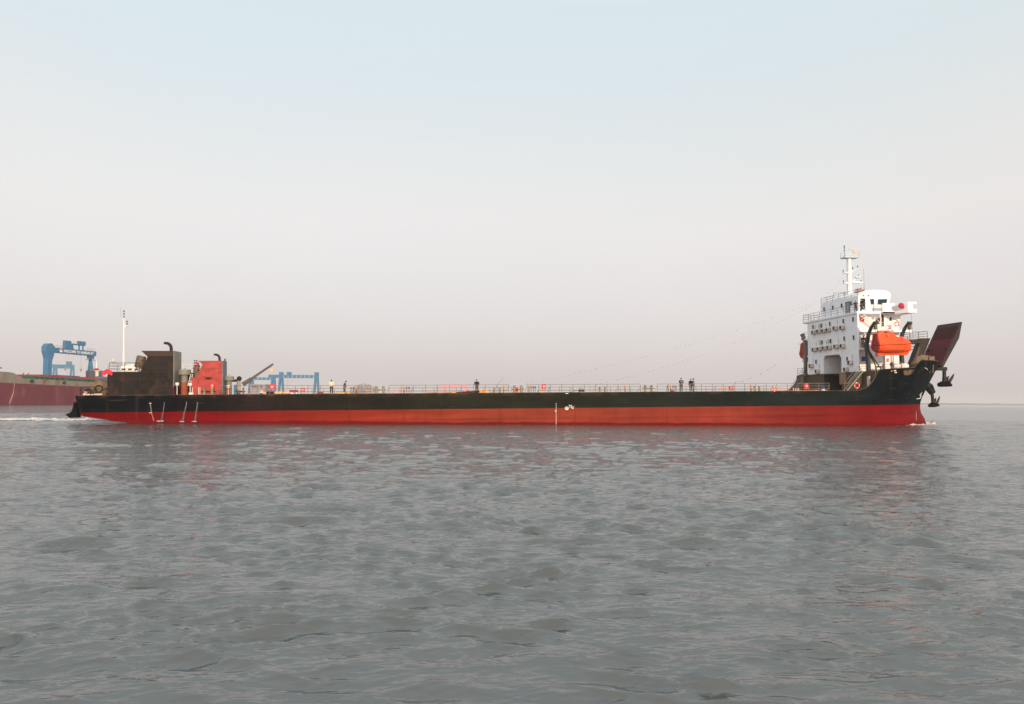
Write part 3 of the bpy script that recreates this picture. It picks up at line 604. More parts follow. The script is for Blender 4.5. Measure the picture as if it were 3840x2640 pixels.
q.tube([(c.x-.20, c.y, c.z-.02), (c.x-.23, c.y, c.z+.1)], .035, 4); q.tube([(c.x+.20, c.y, c.z-.02), (c.x+.23, c.y, c.z+.1)], .035, 4)
q.build('load_line_disc', MARK, ship)
q = MB(); mark_stroke(q, [(2133, 1518.5), (2135.5, 1520.6), (2144.3, 1520.8), (2144.3, 1532.4), (2152, 1532.2)], .035); mark_stroke(q, [(2134.5, 1524), (2137, 1526.8), (2150, 1527), (2153.5, 1525)], .035); q.build('load_line_mark', MARK, ship)
q = MB(); p = on_hull(2126, 1475.5, .02); q.bb((p.x-.18, p.y-.02, p.z-.03), (p.x+.18, p.y, p.z+.03)); q.build('deck_line_mark', MARK, ship)
q = MB()
for px, py in ((652.5, 1489), (805, 1489), (870, 1507), (1436, 1487), (1548, 1484), (1971, 1486), (2463, 1481)): p = on_hull(px, py, .01); q.tube([p, p+Vector((0, -.03, 0))], .07, 8)
q.build('scupper', BLACK, ship)
# ------------------------------------------------------------------ stern house, casings
q = MB(); q.bb((-45.55, -8.8, 0), (-38.58, 5, 2.64)); q.bb((-38.58, -6.3, 0), (-36.6, 4, 2.62)); sh_ = q.build('stern_deckhouse', CASE, ship)
q = MB(); q.prism([(-42.05, 2.64), (-38.6, 2.64), (-38.6, 5.02), (-41.95, 5.02), (-41.35, 4.35)], -8.78, -6.3); fc = q.build('funnel_casing', CASE, ship)
q = MB(); q.bb((-45.55, -8.83, 1.86), (-38.6, -8.8, 1.90)); q.bb((-45.55, -8.83, 2.60), (-38.6, -8.79, 2.66)); [q.bb((x-.015, -8.82, .02), (x+.015, -8.8, 2.6)) for x in (-43.9, -42.1, -40.3)]; q.bb((-41.7, -8.82, 3.9), (-38.6, -8.78, 3.94)); q.build('weld_seam', mat('seam_brown', (.04, .022, .016), .6, var=.6, vs=3), sh_)
q = MB(); q.prism([(-42.0, 5.0), (-38.62, 5.0), (-38.62, 4.42), (-41.4, 4.42)], -8.83, -8.785); q.build('flare_plate', mat('brown_flare', (.055, .033, .024), .6), fc)
q = MB(); q.bb((-38.59, -8.79, 1.0), (-38.5, -6.3, 5.03)); q.build('front_plate', CASEG, fc)
q = MB(); q.bb((-38.57, -8.79, 0), (-38.52, -6.3, 1.0)); q.build('front_lower_plate', MAROON, fc)
def curl(x, z, v, s_, m=DARKBR, parent=None):
    q = MB(); q.tube([(x+dx*s_, v, z+dz*s_) for dx, dz in ((0, -.1), (0, .45), (-.05, .72), (-.2, .98), (-.45, 1.15), (-.75, 1.2), (-1.0, 1.18))], [.22*s_]*5+[.2*s_, .16*s_], 10); return q.build('exhaust_pipe', m, parent, smooth=True)
curl(-39.05, 5.02, -8.1, .78, parent=fc)
# silencer drum beside the casing
q = MB(); q.M = Matrix.Translation((-42.55, -8.0, 3.1)) @ Matrix.Rotation(.22, 4, 'Y'); q.tube([(0, 0, 0), (0, 0, .12), (0, 0, 1.3), (0, 0, 1.42)], [.42, .5, .5, .44], 14); q.tube([(-.3, 0, -.45), (-.25, 0, 0)], .04, 5); q.tube([(.35, 0, -.3), (.3, 0, 0)], .04, 5); q.build('silencer_drum', mat('dull_brown', (.12, .09, .065), .5, var=.4, vs=2, dirt=(.3, .25, .2)), ship, smooth=True)
q = MB(); q.prism([(-36.1, 2.04), (-33.3, 2.04), (-33.3, 3.9), (-35.95, 3.9), (-35.45, 3.5)], -8.8, -7.2); q.bb((-36.65, -8.8, 0), (-33.3, -6.3, 2.04)); rc = q.build('red_engine_casing', REDP, ship)
q = MB(); q.bb((-33.30, -8.8, .0), (-33.2, -7.2, 3.9)); q.build('front_plate', CASEB, rc)
q = MB(); q.prism([(-35.93, 3.88), (-35.1, 3.88), (-35.42, 3.5)], -8.86, -8.8); q.build('flare_plate', BRICK, rc)
q = MB(); [q.bb((-36.6, -8.83, z), (-33.32, -8.80, z+.04)) for z in (1.98, 1.75, 3.0)]; q.build('weld_seam', mat('red_seam', (.3, .04, .035), .6), rc)
q = MB(); p = V(782, 1418, -8.85); [q.torus((p.x+dx, -8.9, p.z), .1, .035, n=10, m=5) for dx in (-.24, .22)]; q.sphere((p.x, -8.9, p.z-.03), .14); q.build('pipe_flange', DARKBR, rc)
curl(-33.75, 3.9, -8.2, .62, parent=rc); q = MB(); q.tube([(-33.3, -7.6, 3.9), (-33.3, -7.6, 4.2)], .08, 8); q.build('vent_stub', BLACK, rc)
q = MB(); q.tube([(-36.3, -7.9, 2.1), (-36.3, -7.9, 3.3), (-36.1, -7.9, 3.45)], .28, 10); q.build('silencer_drum', mat('dull_brown', (.12, .09, .065), .5), ship, smooth=True)
def mushroom(x, v, z, r, hh, zsplit):
    q = MB(); q.tube([(x, v, zsplit), (x, v, z)], r, 16); o = q.build('ventilator', CASEG, ship, smooth=True)
    q = MB(); q.tube([(x, v, z-.02), (x, v, z+hh)], r*1.8, 20); q.tube([(x, v, z+hh), (x, v, z+hh+.14)], .03, 5); q.box((x, v, z+hh+.16), (.35, .05, .04)); q.build('cap', CASEG, o, smooth=True)
    q = MB(); q.tube([(x, v, 0), (x, v, zsplit)], r*1.04, 16); q.build('lower_trunk', BRICK, o, smooth=True)
p = V(692, 1450, -7.9); mushroom(p.x, -7.9, 2.36, .37, .56, 1.48); p = V(859, 1450, -7.9); mushroom(p.x, -7.9, 1.68, .30, .46, 1.02)
q = MB(); q.M = Matrix.Translation((0, 0, 0)); p0 = Vector((-46.75, -7.5, .8))      # mooring winch drum on the quarter
q.tube([(p0.x, -8.0, .78), (p0.x, -7.85, .78)], .95, 22); q.tube([(p0.x, -7.85, .78), (p0.x, -6.2, .78)], .75, 18); q.tube([(p0.x, -6.2, .78), (p0.x, -6.05, .78)], .95, 22); md = q.build('mooring_winch', BEIGE, ship, smooth=True)
q = MB(); q.torus((p0.x, -8.06, .78), .38, .06); q.bb((p0.x+.7, -7.9, 0), (p0.x+1.25, -7.2, .9)); q.tube([(p0.x-.25, -8.1, 0), (p0.x-.25, -8.1, .8)], .05, 5); q.tube([(p0.x+.3, -8.1, .6), (p0.x+1.2, -8.1, .9)], .05, 5); q.build('winch_gear', DARKBR, md)
q = MB(); q.tube([(-48.1, -8.2, .08), (-46.3, -8.2, .12)], .12, 8); q.tube([(-48.2, -8.3, -.05), (-47.95, -8.3, .45)], .16, 8); q.build('roller_fairlead', CREAM, ship)
q = MB(); q.torus((-47.75, -8.2, .35), .35, .12, n=14); q.build('tyre_fender', BLACK, ship)
# stern mast
mb = V(463, 1392, -4); q = MB(); q.tube([(mb.x, -4, 2.6), (mb.x, -4, 5.3), (mb.x, -4, 9.2), (mb.x, -4, 9.9)], [.10, .085, .055, .03], 8); sm = q.build('stern_mast', WHITE2, ship, smooth=True)
q = MB(); q.bb((mb.x-.05, -4.15, 8.35), (mb.x+.55, -3.85, 8.42)); q.prism([(mb.x, 8.0), (mb.x+.4, 8.35), (mb.x, 8.35)], -4.05, -3.95); q.build('light_platform', WHITE2, sm)
for x, z in ((.35, 8.42), (.35, 8.72), (0, 9.3), (0, 9.62), (0, 9.95)): q = MB(); q.tube([(mb.x+x, -4, z), (mb.x+x, -4, z+.2)], .075, 8); q.build('navigation_light', DGREY, sm)
q = MB(); q.tube([(mb.x-.3, -4, 9.3), (mb.x-.42, -4, 10.6)], .012, 4); q.build('wire_aerial', STEEL, sm)
p = V(426, 1352, -8.3); q = MB(); q.tube([(p.x, -8.3, 2.64), (p.x, -8.3, 3.75)], .035, 6); q.sphere((p.x, -8.3, 3.9), .17); q.tube([(p.x, -8.3, 3.85), (p.x, -8.3, 4.15)], .14, 8); q.build('floodlight', CREAM, ship, smooth=True)
for px, hz in ((664, 1.25), (713, 1.2), (856, .95)):      # white tank vent heads
    p = V(px, 1470, -9.0); q = MB(); q.tube([(p.x, -9, 0), (p.x, -9, hz-.15)], .04, 6); o = q.build('tank_vent', RAILW, ship)
    q = MB(); q.loft([[(p.x+r*math.cos(a), -9+r*math.sin(a)*.7, z) for a in np.linspace(0, 6.283, 11)[:-1]] for z, r in ((hz-.18, .1), (hz-.1, .19), (hz+.08, .21), (hz+.16, .14))]); q.build('vent_head', RAILW, o)
q = MB()
for px in (722, 745, 750): p = V(px, 1470, -9.1); q.tube([(p.x, -9.1, 0), (p.x, -9.1, .85)], .03, 6)
q.bb((V(709, 1470, -9).x, -9.1, 0), (V(725, 1470, -9).x, -8.9, .28)); q.build('white_post', RAILW, ship)
q = MB(); a = V(704, 1446, -8.5); b = V(716, 1404, -8.5); q.tube([a, b], .03, 5); q.tube([a+Vector((.25, 0, 0)), b+Vector((.2, 0, 0))], .03, 5)
[q.tube([a.lerp(b, k/6), a.lerp(b, k/6)+Vector((.24, 0, 0))], .02, 4) for k in range(7)]; q.build('ladder', WHITE2, ship)
railing([(-38.4, -6.2, 2.62), (-36.7, -6.2, 2.62)], m=RAILW, step=.8)
# bollards --------------------------------------------------------------
def bollards(px0, px1, v, hz, m=BEIGE, bar=True):
    a, b = V(px0, 1470, v).x, V(px1, 1470, v).x; q = MB(); r = .145 if hz > .6 else .10
    for x in (a, b): q.tube([(x, v, 0), (x, v, hz-.03), (x, v, hz)], [r, r, r*1.12], 12)
    q.bb((a-.35, v-.2, 0), (b+.35, v+.2, .08)); o = q.build('bollard', m, ship, smooth=True)
    if bar: q = MB(); q.bb((a-.36, v-.05, hz*.44), (b+.36, v+.05, hz*.44+.09)); q.build('cross_bar', BLACK, o)
B2 = mat('bollard_paint', (.30, .24, .15), .5, var=.3, vs=3, dirt=(.05, .04, .035), dirt_amt=.9)
bollards(766.5, 795, -9.2, .86, B2); bollards(1411, 1438, -9.15, .9, B2); bollards(1929, 1955, -9.15, .9, B2); bollards(2420, 2444, -9.15, .88, B2)
for a, b in ((1853.7, 1874), (2249, 2269), (2829, 2847)): bollards(a, b, 8.6, .95, B2, False)
# air pipes with float heads -------------------------------------------
AP = mat('air_pipe_rust', (.13, .09, .07), .6, var=.3, vs=6); APB = mat('air_pipe_orange', (.75, .33, .14), .45, var=.1)
def airpipe(px, kind, v=-8.6):
    p = V(px, 1470, v); q = MB()
    if kind == 'b': q.tube([(p.x, v, 0), (p.x, v, .6)], .06, 6); o = q.build('air_pipe', AP, ship); q = MB(); q.sphere((p.x, v, .76), .15); q.tube([(p.x, v, .5), (p.x, v, .68)], [.07, .13], 8); q.build('float_head', APB, o, smooth=True)
    elif kind == 's': q.tube([(p.x, v, 0), (p.x, v, .5)], .03, 5); o = q.build('air_pipe', AP, ship); q = MB(); q.sphere((p.x, v, .68), .09, sc=(1, 1, 1.8)); q.build('float_head', AP, o, smooth=True)
    else: q.tube([(p.x, v, 0), (p.x, v, .32)], .03, 5); o = q.build('air_pipe', RAILW, ship); q = MB(); q.sphere((p.x, v, .38), .1); q.build('float_head', APB, o, smooth=True)
for px, k in ((1316, 's'), (1325, 's'), (1335, 'b'), (1373, 't'), (1380, 't'), (1387, 't'), (1515, 'b'), (1525, 's'), (1534, 's'), (1528.5, 't'), (1889, 'b'), (1897, 't'), (1904, 't'), (1984, 'b'), (1992, 's'), (2000, 's'), (2007, 's'),
              (2189, 't'), (2325, 't'), (2337, 't'), (2344, 'b'), (2504, 's'), (2515, 'b'), (2524, 's'), (2532, 's'), (2571, 't'), (2700, 't'), (2707, 't'), (2712, 't'), (2717, 't'), (2816, 'b'), (2826, 't'), (2918, 't'), (2930, 't'), (2975, 't'), (898, 'b'), (912, 's')): airpipe(px, k)
q = MB(); [q.tube([(V(px, 1470, -8.8).x, -8.8, 0), (V(px, 1470, -8.8).x, -8.8, .42)], .045, 5) for px in (2976, 2983, 2989, 2995)]; q.build('pipe_row', RAILW, ship)
# red fire hose boxes on stands ----------------------------------------
for px, py, w_, h_, v in ((1021, 1451.5, .56, .62, -8.6), (1136, 1463, .42, .48, -8.6), (1938, 1461, .34, .46, -7.5), (2039, 1449.5, .50, .56, -8.8), (2740, 1456, .42, .44, -8.8), (3023, 1448.5, .58, .72, -8.5), (797, 1447, .42, .48, -9.0)):
    p = V(px, py, v); q = MB(); q.bb((p.x-w_/2, v-.12, p.z-h_/2), (p.x+w_/2, v+.12, p.z+h_/2)); q.prism([(p.x-w_/2-.03, p.z+h_/2), (p.x+w_/2+.03, p.z+h_/2), (p.x, p.z+h_/2+.06)], v-.14, v+.14); o = q.build('fire_hose_box', FIRE, ship)
    q = MB(); q.tube([(p.x-w_*.3, v, 0), (p.x-w_*.3, v, p.z)], .025, 5); q.tube([(p.x+w_*.3, v, 0), (p.x+w_*.3, v, p.z)], .025, 5); q.build('stand', STEEL, o)
    q = MB(); q.tube([(p.x, v-.125, p.z+.03), (p.x, v-.135, p.z+.03)], w_*.27, 12); q.build('emblem', mat('pale_red', (.9, .45, .42), .5), o)
# deck crane ------------------------------------------------------------
cx = V(895, 1450, -5.5).x
q = MB(); q.tube([(cx, -5.5, 0), (cx, -5.5, 1.75)], .22, 12); dc = q.build('deck_crane', GREY, ship, smooth=True)
q = MB(); q.sphere((cx+.08, -5.6, 1.95), .3); q.tube([(cx-.95, -5.5, 1.72), (cx, -5.5, 1.72)], .15, 8); q.build('slewing_head', DGREY, dc, smooth=True)
bt = V(1024, 1365, -5.5); ba = V(911, 1442, -5.5); bd = (bt-ba).normalized(); bn = Vector((-bd.z, 0, bd.x))
q = MB(); q.loft([[tuple(p+bn*a+Vector((0, b, 0))) for a, b in ((s1, -.15), (s1, .15), (-s1, .15), (-s1, -.15))] for p, s1 in ((ba, .25), (ba.lerp(bt, .25), .20), (ba.lerp(bt, .27), .13), (bt, .09))]); q.build('boom', mat('boom_grey', (.10, .09, .085), .5, var=.2, vs=1.5, dirt=(.2, .07, .07), dirt_amt=.6, dirt_scale=(.7, .7, .7)), dc)
q = MB(); hk = V(1016, 1376, -5.5); q.tube([hk, hk+Vector((0, 0, -.35))], .02, 4); q.build('hoist_wire', BLACK, dc); hb = V(1019, 1389, -5.5)
q = MB(); q.bb((hb.x-.13, -5.6, hb.z-.14), (hb.x+.13, -5.4, hb.z+.2)); q.tube([hb+Vector((0, 0, -.14)), hb+Vector((0, 0, -.32))], [.03, .09], 6); q.build('hook_block', mat('hook_yellow', (.9, .52, .12), .5), dc, bevel=.03)
q = MB(); q.bb((V(905, 1470, -7).x, -7.2, 0), (V(942, 1470, -7).x, -6.6, .16)); q.build('hatch_coaming', BRICK, ship)
q = MB(); a = V(890, 1470, -7).x; b = V(930, 1470, -7).x; q.tube([(a-.3, -7, .45), (b-.3, -7, .45)], .06, 6); q.tube([(a, -7, 0), (a, -7, .45)], .05, 5); q.tube([(b-.5, -7, 0), (b-.5, -7, .45)], .05, 5); q.box(((a+b)/2-.2, -7, .36), (.8, .3, .16)); q.build('pipe_manifold', DARKBR, ship)
for k, (a, b) in enumerate(((900, 940), (1170, 1345), (1600, 1700), (2900, 3100))):
    q = MB(); xa, xb = V(a, 1470, -8).x, V(b, 1470, -8).x; q.tube([(xa, -8, .1), (xb, -8, .1)], .07, 6)
    for i in range(8): x = xa+(xb-xa)*i/7; q.box((x, -8, .08), (.12, .2, .16))
    q.build('deck_pipe', mat('pipe_pinkish', (.45, .25, .2), .6, var=.4, vs=4), ship)
q = MB(); a = V(2171, 1470, -8.5).x; q.bb((a, -8.7, .12), (a+.65, -8.3, .38)); [q.tube([(a+.1+k*.15, -8.5, .3), (a+.1+k*.15, -8.5, .52)], .03, 5) for k in range(4)]; q.tube([(a-.05, -8.5, .3), (a-.5, -8.5, .25), (a-1, -8.5, .03)], .03, 5); q.bb((a, -8.6, 0), (a+.06, -8.4, .12)); q.bb((a+.59, -8.6, 0), (a+.65, -8.4, .12)); q.build('hydraulic_unit', BLACK, ship)
# davits ---------------------------------------------------------------
DAV = mat('davit_grey_green', (.03, .043, .040), .5, var=.2, dirt=RUST, dirt_amt=.3)
def davit(x, sg, truss=True, m=DAV):
    q = MB(); y = lambda a: sg*a
    q.loft([[(xx-wx, y(yy), z), (xx+wx, y(yy), z), (xx+wx, y(yy+wy), z+.02), (xx-wx, y(yy+wy), z+.02)] for xx, yy, z, wx, wy in
            ((x, 7.2, 2.4, .20, .5), (x, 7.1, 4.5, .18, .5), (x, 6.9, 6.2, .20, .45), (x+.1, 7.3, 7.6, .16, .4), (x+.2, 7.8, 8.5, .14, .4), (x+.3, 8.3, 9.0, .14, .35))])
    q.tube([(x+.3, y(8.35), 8.95), (x+.3, y(8.9), 8.85)], .22, 8)
    if truss:
        q.tube([(x+.05, y(6.9), 6.0), (x+1.0, y(7.2), 4.2), (x+2.2, y(7.4), 2.4)], .09, 5); q.tube([(x+.9, y(7.2), 4.4), (x+1.3, y(7.3), 2.4)], .09, 5); q.bb((x+1.3, y(7.2), 3.1), (x+2.0, y(7.5), 3.3))
        q.tube([(x-.1, y(7.2), 5.8), (x+.9, y(7.3), 3.9)], .12, 6)
    o = q.build('davit', m, ship)
    q = MB(); q.bb((x+.18, y(8.35), 8.05), (x+.5, y(8.75), 8.85)); q.build('fall_block', ORLT if False else BEIGE, o, bevel=.03)
    q = MB(); q.tube([(x+.35, y(8.5), 8.05), (x+.35, y(8.5), 7.7)], .03, 5); q.build('fall_wire', STEEL, o)
davit(48.0, -1); davit(52.9, -1, False); GG = mat('davit_olive', (.16, .14, .10), .55, var=.2)
davit(47.9, 1, True, GG); davit(52.5, 1, False, GG)
# lifeboats: totally enclosed, hanging in the davits -------------------
def lifeboat(label, x0, sg, z0=0):
    t = thing('lifeboat', label, 'lifeboat', (x0, sg*8.55, 4.78+z0), 0, 'lifeboats hanging in davits')
    L = 5.35; W = 1.12
    def sec(x, w0, zk, zg, zt, wt):       # hull ring from keel up to roof
        pts = [(0, zk), (w0*.55, zk+.10), (w0*.9, zk+.42), (w0, zg), (w0*.98, zg+.08), (wt, zg+.55*(zt-zg)), (wt*.8, zt-.06), (0, zt)]
        full = pts+[(-a, b) for a, b in pts[-2:0:-1]]
        return [(x, a, b) for a, b in full]
    q = MB(); q.loft([sec(x, w0*W, zk, zg, zt, wt*W) for x, w0, zk, zg, zt, wt in
        ((0.15, .80, .28, 1.12, 2.75, .55), (.75, .95, .16, 1.12, 3.12, .66), (1.65, 1.0, .12, 1.15, 3.15, .68), (2.3, 1.0, .12, 1.18, 2.72, .72), (2.9, 1.0, .13, 1.20, 2.18, .80), (3.25, .98, .15, 1.22, 2.32, .70), (3.75, .9, .18, 1.26, 2.34, .62), (4.2, .78, .22, 1.30, 2.0, .56), (4.75, .5, .30, 1.34, 1.82, .36), (5.2, .12, .5, 1.38, 1.6, .08))])
    body = q.build('boat_hull', ORANGE, t, smooth=True)
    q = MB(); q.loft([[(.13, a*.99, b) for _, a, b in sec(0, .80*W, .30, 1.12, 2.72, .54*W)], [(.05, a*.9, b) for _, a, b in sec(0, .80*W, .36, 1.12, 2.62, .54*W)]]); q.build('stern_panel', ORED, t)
    q = MB()
    for s_ in (-1, 1): q.tube([(x, s_*(w0*W+.03), z) for x, w0, z in ((.1, .8, 1.14), (.75, .95, 1.14), (1.65, 1, 1.17), (2.9, 1, 1.22), (3.75, .92, 1.28), (4.4, .7, 1.34), (5.0, .3, 1.4))], .045, 5)
    q.tube([(.06, -.9, 1.14), (.06, .9, 1.14)], .045, 5); q.build('rubbing_strake', MAROON, t)
    q = MB(); q.prism([(.35, .2), (.30, -.18), (4.6, -.1), (5.0, .35)], -.06, .06); q.build('keel', ORANGE, t)
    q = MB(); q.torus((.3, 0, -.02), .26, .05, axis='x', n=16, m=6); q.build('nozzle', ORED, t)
    for x, z in ((1.15, 2.86), ):
        for s_ in (-1, 1): q = MB(); q.box((x, s_*.72*W, z), (.34, .12, .14), M=Matrix.Rotation(0, 4, 'X')); q.build('window', GLASS, t, bevel=.03)
    for x, z in ((1.35, 2.4), (3.5, 2.02)):
        for s_ in (-1, 1): q = MB(); q.box((x, s_*.80*W, z), (.28, .05, .26)); q.build('reflective_patch', mat('patch_pink', (.85, .12, .30), .5), t)
    q = MB(); q.sphere((3.0, 0, 2.22), .2, sc=(1.3, 1, .6)); q.build('hatch', DGREY, t)
    q = MB(); q.tube([(.45, 0, 2.95), (.45, 0, 3.25)], .06, 6); q.tube([(4.75, 0, 1.8), (4.75, 0, 2.3)], .06, 6); q.build('lifting_hook', STEEL, t)
    return t
lifeboat('bright orange enclosed lifeboat hanging on the near side of the white bridge tower', 48.15, -1)
lifeboat('partly hidden orange lifeboat behind the far left edge of the white bridge tower', 48.0, 1, .15)
# life raft canisters ---------------------------------------------------
RAFT = mat('raft_white', (.82, .74, .76), .45, var=.06)
for k, (px, lab) in enumerate(((3360, 'white ribbed life raft canister nearer the tower under the lifeboat bow'), (3390, 'white ribbed life raft canister nearer the beige ramp winch'))):
    p = V(px, 1366, -7.6); t = thing('life_raft', lab, 'life raft', (p.x, -7.6, 3.25), 0, 'white life raft canisters')
    q = MB(); q.loft([[(x, r*math.cos(a), r*math.sin(a)) for a in np.linspace(0, 6.283, 15)[:-1]] for x, r in ((-.52, .22), (-.47, .36), (-.3, .40), (-.27, .36), (-.02, .42), (.0, .37), (.28, .41), (.31, .36), (.46, .34), (.54, .2))]); q.build('canister', RAFT, t, smooth=True)
    q = MB(); [q.torus((x, 0, 0), .40, .03, axis='x', n=16, m=5) for x in (-.28, .28)]; q.build('strap', mat('strap_grey', (.45, .4, .42), .6), t)
    q = MB(); [q.bb((x-.04, -.4, -.85), (x+.04, .4, -.36)) for x in (-.3, .3)]; q.build('cradle', RAILW, t)
q = MB(); p = V(3341, 1368, -7.6); q.tube([(p.x, -7.6, 2.4), (p.x, -7.6, 3.6)], .05, 5); q.tube([(p.x+.25, -7.6, 2.4), (p.x+.25, -7.6, 3.5)], .05, 5); q.sphere((p.x+.12, -7.6, 3.5), .26); q.build('raft_rack', BLACK, ship)
# lifebuoys ---------------------------------------------------------------
BUOYR = mat('buoy_red', (.80, .10, .07), .5); BUOYW = mat('buoy_white', (.85, .8, .74), .5)
def buoy(px, py, v, R, label, z=None):
    p = V(px, py, v); o = MB(); o.torus((0, 0, 0), R, R*.24, n=24, seg=lambda i: 1 if (i % 6) in (0,) else 0)
    o = o.build('lifebuoy', [BUOYR, BUOYW], None, smooth=True); solo(o, label, 'lifebuoy', (p.x, v, p.z), 0, 'lifebuoys hung on the railings')
buoy(2903, 1459, -9.46, .27, 'red and white lifebuoy on the deck rail just before the brown bulwark rises')
buoy(3213, 1445.5, -9.5, .33, 'red and white lifebuoy hung beside the grey stairs below the tower')
buoy(3363, 1215, -6.03, .29, 'red and white lifebuoy high on the tower balcony above the lifeboat')
# ------------------------------------------------------------------ anchors
ANC = mat('anchor_rust', (.035, .022, .02), .6, var=.35, vs=3, dirt=(.07, .035, .025)); ANB = mat('anchor_black', (.006, .006, .009), .8, var=.3, spec=.03)
def anchor(label, top, H, tilt=0.0, mirror=1):
    t = thing('anchor', label, 'anchor', top, 0, 'rusty ship anchors hanging clear of the hull')
    M_ = Matrix.Rotation(tilt, 4, 'Y')
    q = MB(); q.M = M_; q.loft([[(-a, -b, z), (a, -b, z), (a, b, z), (-a, b, z)] for z, a, b in ((0, .20*H/2.4, .16), (-H*.5, .19*H/2.4, .15), (-H, .26*H/2.4, .2))]); q.bb((.15*H/2.4, -.06, -H*.95), (.38*H/2.4, .06, -H*.55)); q.build('shank', ANC, t)
    q = MB(); q.M = M_ @ Matrix.Translation((0, 0, -H)); s_ = H/2.4*.84
    q.loft([[(x*s_*mirror, -.5*w_*s_, z0*s_), (x*s_*mirror, .5*w_*s_, z0*s_), (x*s_*mirror, .5*w_*s_, z1*s_), (x*s_*mirror, -.5*w_*s_, z1*s_)] for x, w_, z0, z1 in ((-1.35, .2, -.15, -.02), (-.75, 1.3, -.52, .12), (-.1, 1.5, -.55, .42), (.5, 1.4, -.50, .30), (1.15, .9, -.46, -.12))]); q.build('crown', ANB, t)
    q = MB(); q.M = M_ @ Matrix.Translation((0, 0, -H))
    for yy, sc_ in ((-.42, 1.0), (.42, .8)):
        q.loft([[(x*s_*sc_*mirror-wx*s_, (yy-.1)*s_, z*s_*sc_), (x*s_*sc_*mirror+wx*s_, (yy-.1)*s_, z*s_*sc_-.05), (x*s_*sc_*mirror+wx*s_, (yy+.1)*s_, z*s_*sc_-.05), (x*s_*sc_*mirror-wx*s_, (yy+.1)*s_, z*s_*sc_)] for x, z, wx in ((.25, -.1, .34), (.65, .45, .28), (1.05, 1.0, .22), (1.5, 1.75, .02))])
    q.build('flukes', ANC, t)
    return t
pa = V(3541, 1378, -1.2); q = MB(); q.bb((62.9, -1.5, pa.z-.45), (pa.x+.25, -.9, pa.z+.05)); q.build('anchor_arm', DGREY, ship, bevel=.03)
anchor('larger rusty anchor hanging from an arm high on the bow under the red ramp', pa, 2.35, .02)
pb = V(3494, 1470, .5); q = MB(); q.tube([V(3465, 1432, .5), V(3482, 1450, .5), V(3497, 1474, .5)], [.35, .62, .45], 14); q.build('anchor_pocket', BLACK, ship, smooth=True)
anchor('smaller rusty anchor hanging low from the black cone on the stem', pb, 1.85, -.12)
ps = V(284, 1528, -7.6)
anchor('dark stern anchor hanging under the overhanging stern above the white wake', (ps.x, -7.6, ps.z), .9, .25, -1)
q = MB(); c = V(278, 1560, -7.7)
q.loft([[tuple(Vector(V(x, y, -7.7))+Vector((0, d_, 0))) for x, y in ((252, 1553.5), (274, 1546), (280, 1528), (283.5, 1508), (288, 1508), (294, 1532), (297, 1552), (296, 1566), (284, 1565), (268, 1567))] for d_ in (-.45, .45)]); st = q.build('anchor_guard', ANB, ship)
# ------------------------------------------------------------------ water streams from the hull, splash
FOAM = mat('foam', (.60, .56, .53), .8, var=.12, vs=3, bump=.05, bs=6)
STRM = mat('falling_water', (.17, .155, .155), .3, var=.35, vs=7, bump=.02, bs=20)
for k, (x0, x1, y0, y1, r, lab) in enumerate(((617, 607, 1508, 1579, .03, 'thin stream of water pouring from the hull, leftmost of three'), (700, 684, 1507, 1580, (.05), 'thick twisting stream of water pouring from the hull, middle of three'), (741, 731, 1508, 1580, .045, 'stream of water pouring from the hull nearest the red casing'))):
    a, b = V(x0, y0, -9.53), V(x1, y1, -9.85); g = random.Random(k); P = []; rs = []
    for i in range(26):
        t = i/25; p = a.lerp(b, t); p.x += (a.x-b.x)*(.35*math.sin(math.pi*t))*.6+(g.uniform(-.05, .05)*t*2); p.y -= .15*math.sin(math.pi*t*.7); P.append(p-a); rs.append(r*(.7+.6*g.random()+t*.3))
    t = thing('water_stream', lab, 'water stream', a, 0, 'streams of water pouring from the hull')
    q = MB(); q.tube(P, rs, 8)
    for i in range(40):
        u = g.random()**.6; p = a.lerp(b, u)-a; q.sphere((p.x+g.uniform(-.16, .16)*u, p.y+g.uniform(-.08, .04), p.z), g.uniform(.012, .035), 5, 4)
    q.build('stream', STRM, t, smooth=True)
    q = MB()
    for i in range(6): q.sphere((b.x-a.x+g.gauss(0, .16)-.05, b.y-a.y-.1+g.uniform(-.25, .1), b.z-a.z-.02+g.uniform(-.05, .05)), g.uniform(.04, .11), 7, 5, sc=(1.8, 1, .5))
    q.build('splash', FOAM, t, smooth=True)
def foam_patch(name, label, X0, X1, Y0, Y1, fn, nx, ny, seed):
    g = np.random.default_rng(seed); xs = np.linspace(X0, X1, nx); ys = np.linspace(Y0, Y1, ny); vs = []; idx = {}; fs = []
    ph = g.uniform(0, 6.28, (14, 3)); kk = g.normal(0, 1, (14, 2))
    def nz_(x, y, s_): return sum(math.sin(kk[i][0]*x*s_+kk[i][1]*y*s_+ph[i][0]) for i in range(14))/14
    H = np.zeros((nx, ny))
    for i, x in enumerate(xs):
        for j, y in enumerate(ys):
            H[i, j] = fn(x, y)+.55*nz_(x, y, 1.1)+.45*nz_(x, y, 3.1)+.3*nz_(x+9, y, 7)-.38; vs.append((x, y, .03+max(0, min(.42, H[i, j]*.42))*(1+.3*g.normal())))
    for i in range(nx-1):
        for j in range(ny-1):
            if H[i, j] > 0 and H[i+1, j+1] > 0: fs.append((i*ny+j, (i+1)*ny+j, (i+1)*ny+j+1, i*ny+j+1))
    q = MB(); q.v = vs; q.f = fs; q.m = [0]*len(fs); o = q.build(name, FOAM, None, smooth=True); o['kind'] = 'stuff'; o['label'] = label; o['category'] = 'foam'
